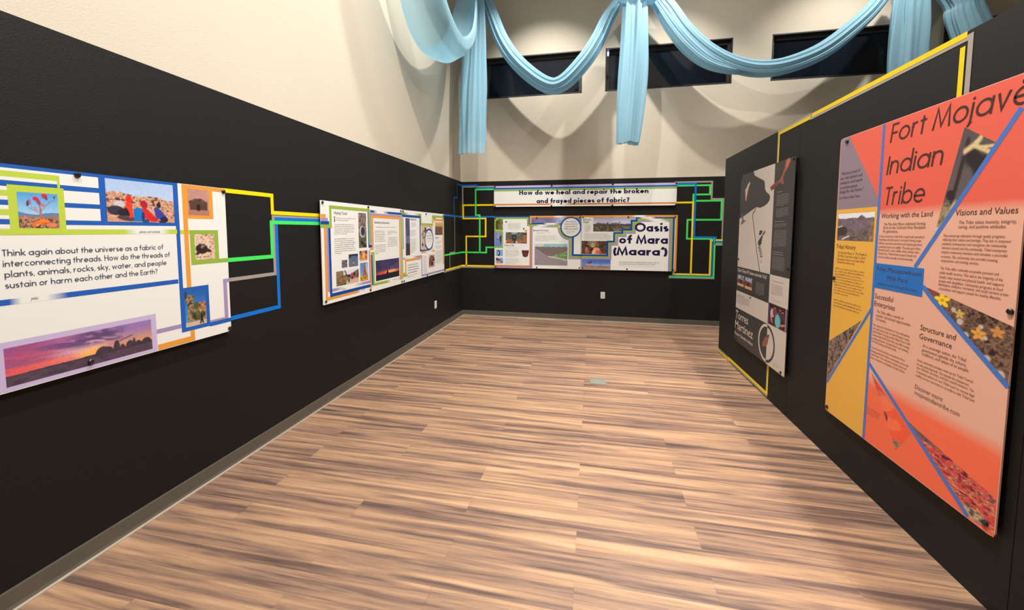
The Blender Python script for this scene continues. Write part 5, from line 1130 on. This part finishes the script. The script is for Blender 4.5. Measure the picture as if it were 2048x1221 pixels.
# ------------------------------------------------------------------ outlets, floor box, added glow dot at window
def outlet(mat, label):
    r = empty('wall_outlet', mat); tag(r, label, 'outlet', 'white duplex outlets')
    w, h = .074, .116
    V, F = [], []
    pts = []
    for cx, cy, a in ((w / 2 - .006, -h / 2 + .006, -90), (w / 2 - .006, h / 2 - .006, 0), (-w / 2 + .006, h / 2 - .006, 90), (-w / 2 + .006, -h / 2 + .006, 180)): pts += arc(cx, cy, .006, .006, a, a + 90, 4)
    n = len(pts); V = [(x, y, .001) for x, y in pts] + [(x, y, .004) for x, y in pts] + [(x * .94, y * .96, .0062) for x, y in pts]
    F = [tuple(range(n))[::-1], tuple(range(2 * n, 3 * n))] + [(k * n + i, k * n + (i + 1) % n, (k + 1) * n + (i + 1) % n, (k + 1) * n + i) for k in (0, 1) for i in range(n)]
    mesh_obj('cover_plate', V, F, M_PLATE, r)
    for s in (-1, 1):
        y = s * .0215; q = [(a, b + y) for a, b in arc(0, 0, .0165, .0155, 0, 360, 20)[:-1]]; q = [(a, max(y - .0125, min(y + .0125, b_))) for a, b_ in q]; m = len(q)
        V = [(a, b_, .006) for a, b_ in q] + [(a, b_, .0085) for a, b_ in q]
        f = mesh_obj('receptacle', V, [tuple(range(m, 2 * m))] + [(i, (i + 1) % m, m + (i + 1) % m, m + i) for i in range(m)], M_PLATE, r)
        mesh_obj('slot', *join(box((-.0075, y - .002, .0084), (-.0055, y + .006, .0089)), box((.0055, y - .002, .0084), (.0075, y + .005, .0089)), box((-.002, y - .0095, .0084), (.002, y - .0055, .0089))), M_SLOT, f)
    mesh_obj('screw', *join(*[(lambda d: ([(a, b_, .0066) for a, b_ in d[0]], d[1]))(disc(0, 0, .0032))]), M_METAL, r)
outlet(Matrix.Translation((0, 5.640, .432)) @ FRAMES['l'], 'white outlet low on the left wall below the far board')
outlet(Matrix.Translation((2.521, D, .455)) @ FRAMES['b'], 'white outlet low on the back wall under the boards')
r = empty('floor_box', Matrix.Translation((2.408, 4.118, 0))); tag(r, 'small grey metal outlet cover set flush in the wood floor', 'floor box')
mesh_obj('rim', *join(box((-.082, -.078, .0), (.082, -.066, .005)), box((-.082, .066, .0), (.082, .078, .005)), box((-.082, -.066, .0), (-.072, .066, .005)), box((.072, -.066, .0), (.082, .066, .005))), M_METAL, r)
mesh_obj('lid', *join(box((-.071, -.062, .0), (.071, .065, .004)), box((-.02, -.064, .004), (.02, -.056, .006))), M_METAL, r)

r = empty('window_light', Matrix.Translation((2.535, D + .07, 4.508)) @ FRAMES['b']); tag(r, 'added tiny blue white glow imitating a light dot at left end of the second window', 'light')  # glowing capsule added before the opaque pane to imitate a light dot
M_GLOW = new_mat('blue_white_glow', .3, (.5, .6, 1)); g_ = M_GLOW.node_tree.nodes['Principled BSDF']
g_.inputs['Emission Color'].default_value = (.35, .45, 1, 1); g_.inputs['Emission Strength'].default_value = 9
M_DOTCAP = new_mat('dark_lamp_housing', .5, (.02, .02, .03))
for nm, z0, z1, rr, mt in (('housing', .030, .046, .016, M_DOTCAP), ('bulb', -.04, .030, .0125, M_GLOW)):  # cap and core of the added capsule, not a real lamp body
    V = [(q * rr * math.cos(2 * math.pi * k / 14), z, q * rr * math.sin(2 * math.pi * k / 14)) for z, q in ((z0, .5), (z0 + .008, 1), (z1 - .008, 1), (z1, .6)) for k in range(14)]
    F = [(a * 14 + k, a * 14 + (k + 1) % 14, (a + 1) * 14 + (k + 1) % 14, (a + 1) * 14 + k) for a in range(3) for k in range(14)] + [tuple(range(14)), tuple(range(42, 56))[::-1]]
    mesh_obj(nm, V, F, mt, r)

# ------------------------------------------------------------------ sky blue swags
def resample(pts, n):
    """smooth curve through the given points"""
    P = [Vector(q) for q in pts]; P = [2 * P[0] - P[1]] + P + [2 * P[-1] - P[-2]]; out = []
    m = len(P) - 3
    for i in range(n):
        t = i / (n - 1) * m; k = min(int(t), m - 1); t -= k
        a, b_, c, d = P[k:k + 4]
        out.append(.5 * ((2 * b_) + (c - a) * t + (2 * a - 5 * b_ + 4 * c - d) * t * t + (3 * b_ - a - 3 * c + d) * t ** 3))
    return out
def roll(path, n, ra, rb, side, seed, turns=1.22, start=-60, folds=(8, 21), depth=.11, nth=110, swirl=.6):
    """gathered cloth rolled round a hanging curve; ra, rb = half width along side / vertically, functions of t"""
    C_ = resample(path, n); rnd = random.Random(seed); ph = [rnd.random() * 6.28 for _ in range(6)]; V = []
    side = Vector(side)
    for i in range(n):
        t = i / (n - 1); T = (C_[min(i + 1, n - 1)] - C_[max(i - 1, 0)]).normalized()
        Nn = (side - T * side.dot(T)).normalized(); U = T.cross(Nn).normalized()
        for j in range(nth + 1):
            f = j / nth; th = math.radians(start) + f * turns * 2 * math.pi
            k = 1 + depth * math.sin(folds[0] * th + ph[0] + swirl * math.sin(3 * t + ph[1])) + depth * .55 * math.sin(folds[1] * th + ph[2] - 2 * swirl * t) + .05 * math.sin(9 * t + ph[3] + 2 * th)
            k *= 1 - .14 * max(0, (f * turns - 1)) / max(.01, turns - 1) if turns > 1 else 1
            V.append(C_[i] + Nn * (ra(t) * k * math.cos(th)) + U * (rb(t) * k * math.sin(th)))
    F = [(i * (nth + 1) + j, i * (nth + 1) + j + 1, (i + 1) * (nth + 1) + j + 1, (i + 1) * (nth + 1) + j) for i in range(n - 1) for j in range(nth)]
    return V, F
bell = lambda lo, hi: (lambda t: lo + (hi - lo) * math.sin(math.pi * min(1, max(0, t))) ** .8)
YD = D - .5
YT = YD - .22
def front(pts): return [(x, YT, z) for x, z in pts]
def back(pts): return [(x, YD, z) for x, z in pts]
# swag in front of the first window
p2 = [(.42, 5.5)] + [(.599,5.242),(.846,4.631),(1.133,4.22),(1.553,3.881),(1.829,3.877),(2.156,4.186),(2.363,4.497),(2.549,4.868)] + [(2.86, 5.25)]
o = mesh_obj('fabric_swag', *roll(back(p2), 60, bell(.06, .115), bell(.06, .115), (0, 1, 0), 3, start=20), M_FAB, smooth=True)
tag(o, 'pale blue sheer swag sagging across the window nearest the left corner', 'drapery', 'sky blue draped swags')
# long swag between second and third window
p3 = [(2.98, 5.35)] + [(3.365,4.907),(3.626,4.527),(3.909,4.233),(4.206,4.026),(4.508,3.905),(4.82,3.881),(5.146,3.952),(5.448,4.09),(5.738,4.317),(6.006,4.592)] + [(6.3, 5.05)]
sheer = [(2.95, 5.3)] + [(3.211,4.923),(3.43,4.588),(3.69,4.266),(3.971,4.03),(4.277,3.908),(4.576,3.851)] 
V1 = roll(back(p3), 64, bell(.07, .10), bell(.07, .105), (0, 1, 0), 8, start=60, depth=.11)
V2 = roll(back(sheer), 40, lambda t: .05 + .05 * math.sin(math.pi * t), lambda t: .035 + .075 * math.sin(math.pi * t), (0, 1, 0), 5, turns=.9, start=150, depth=.06)
o = mesh_obj('fabric_swag', *join(V1, V2), [M_FAB, M_SHEER], mi=[0] * len(V1[1]) + [1] * len(V2[1]), smooth=True)
tag(o, 'longest pale blue sheer swag hanging between the second and third windows', 'drapery', 'sky blue draped swags')
# swag disappearing behind the partition
p4 = [(6.42, 5.3)] + [(6.959,4.631),(7.052,4.384),(7.169,4.09)] + [(7.35, 3.72), (7.9, 3.45), (8.5, 3.75), (9.2, 5.2)]
o = mesh_obj('fabric_swag', *roll(back(p4), 50, bell(.10, .16), bell(.12, .22), (0, 1, 0), 21, start=40, depth=.09), M_FAB, smooth=True)
tag(o, 'pale blue swag dropping behind the taped top of partition', 'drapery', 'sky blue draped swags')
# open cowl along the left wall
def cowl(path, n, wx, dep, seed, nth=48, a0=-172, a1=28):
    C_ = resample(path, n); V = []; rnd = random.Random(seed); ph = [rnd.random() * 6.28 for _ in range(4)]
    for i in range(n):
        t = i / (n - 1); T = (C_[min(i + 1, n - 1)] - C_[max(i - 1, 0)]).normalized(); Nn = Vector((1, 0, 0)); U = T.cross(Nn).normalized()
        if U.z < 0: U = -U
        g = math.sin(math.pi * t) ** .7
        for j in range(nth + 1):
            f = j / nth; th = math.radians(a0 + (a1 - a0) * f)
            k = 1 + .05 * math.sin(9 * f + ph[0] + 2 * t) + .03 * math.sin(21 * f + ph[1])
            V.append(C_[i] + Nn * ((.07 + wx * g) * k * math.cos(th)) + U * ((.08 + dep * g) * k * math.sin(th) * (1 if math.sin(th) < 0 else .5)))
    return V, [(i * (nth + 1) + j, i * (nth + 1) + j + 1, (i + 1) * (nth + 1) + j + 1, (i + 1) * (nth + 1) + j) for i in range(n - 1) for j in range(nth)]
p1 = [(.44, 5.97, 5.45), (.435, 5.85, 4.92), (.43, 5.58, 4.38), (.42, 5.17, 4.04), (.42, 4.82, 3.96), (.42, 4.5, 4.07), (.42, 4.2, 4.38), (.42, 3.95, 4.85), (.42, 3.7, 5.5)]
o = mesh_obj('fabric_swag', *cowl(p1, 60, .20, .16, 2), M_SHEER, smooth=True)
tag(o, 'wide open pale blue swag beside the left wall corner', 'drapery', 'sky blue draped swags')
# hanging tails
def tail(path, n, ra, rb, seed, hem, nth=80, folds=(6, 13), turns=1.12, start=0):
    V, F = roll(path, n, ra, rb, (0, 1, 0), seed, turns=turns, start=start, folds=folds, depth=.24, nth=nth, swirl=.9)
    m = nth + 1
    for j in range(m):
        dz = hem(j / nth)
        for i in range(n // 2, n): 
            q = V[i * m + j]; V[i * m + j] = Vector((q.x, q.y, q.z - dz * ((i - n // 2) / (n - 1 - n // 2)) ** 2))
    return V, F
t1 = [(.50, YT, 5.5)] + front([(.488,5.149),(.47,4.7),(.452,4.246),(.434,3.787),(.424,3.322),(.422,2.977)])
o = mesh_obj('fabric_tail', *tail(t1, 44, lambda t: .05 + .03 * t, lambda t: .085 + .105 * min(1, t * 1.5), 4, lambda f: .19 if .28 < f < .72 else 0), M_FAB, smooth=True)
tag(o, 'pale blue fabric tail hanging straight down in the left corner', 'drapery', 'sky blue hanging tails')
t2 = front([(2.889,4.908),(2.887,4.686),(2.883,4.266),(2.872,3.843),(2.853,3.415),(2.834,3.04),(2.823,2.859)])
o = mesh_obj('fabric_tail', *tail(t2, 40, lambda t: .07, lambda t: .135 + .03 * math.sin(3 * t), 9, lambda f: .02 * math.sin(12 * f)), M_FAB, smooth=True)
tag(o, 'pale blue fabric tail hanging from a bunched knot over second window', 'drapery', 'sky blue hanging tails')
cx, cz = (2.916,4.947); V, F = [], []
for i in range(25):
    a = math.pi * i / 24
    for j in range(40):
        th = 2 * math.pi * j / 40; k = 1 + .07 * math.sin(5 * a + 2) + .09 * math.sin(4 * th + 3 * a) + .05 * math.sin(9 * th)
        V.append((cx - .285 * math.cos(a), YT + .11 * math.sin(a) ** .6 * k * math.cos(th), cz + .125 * math.sin(a) ** .6 * k * math.sin(th)))
for i in range(24):
    for j in range(40): F.append((i * 40 + j, i * 40 + (j + 1) % 40, (i + 1) * 40 + (j + 1) % 40, (i + 1) * 40 + j))
k_ = mesh_obj('knot', V, F, M_FAB, smooth=True); k_.parent = o
t3 = [(6.33, YT, 5.2)] + front([(6.281,4.533),(6.288,4.161),(6.293,3.723)]) + [(6.32, YT, 3.3), (6.30, YT, 2.9)]
o = mesh_obj('fabric_tail', *tail(t3, 40, lambda t: .07, lambda t: .16 + .06 * t, 15, lambda f: .06 * math.sin(9 * f)), M_FAB, smooth=True)
tag(o, 'brightly lit pale blue fabric tail right of third window, ending behind partition', 'drapery', 'sky blue hanging tails')
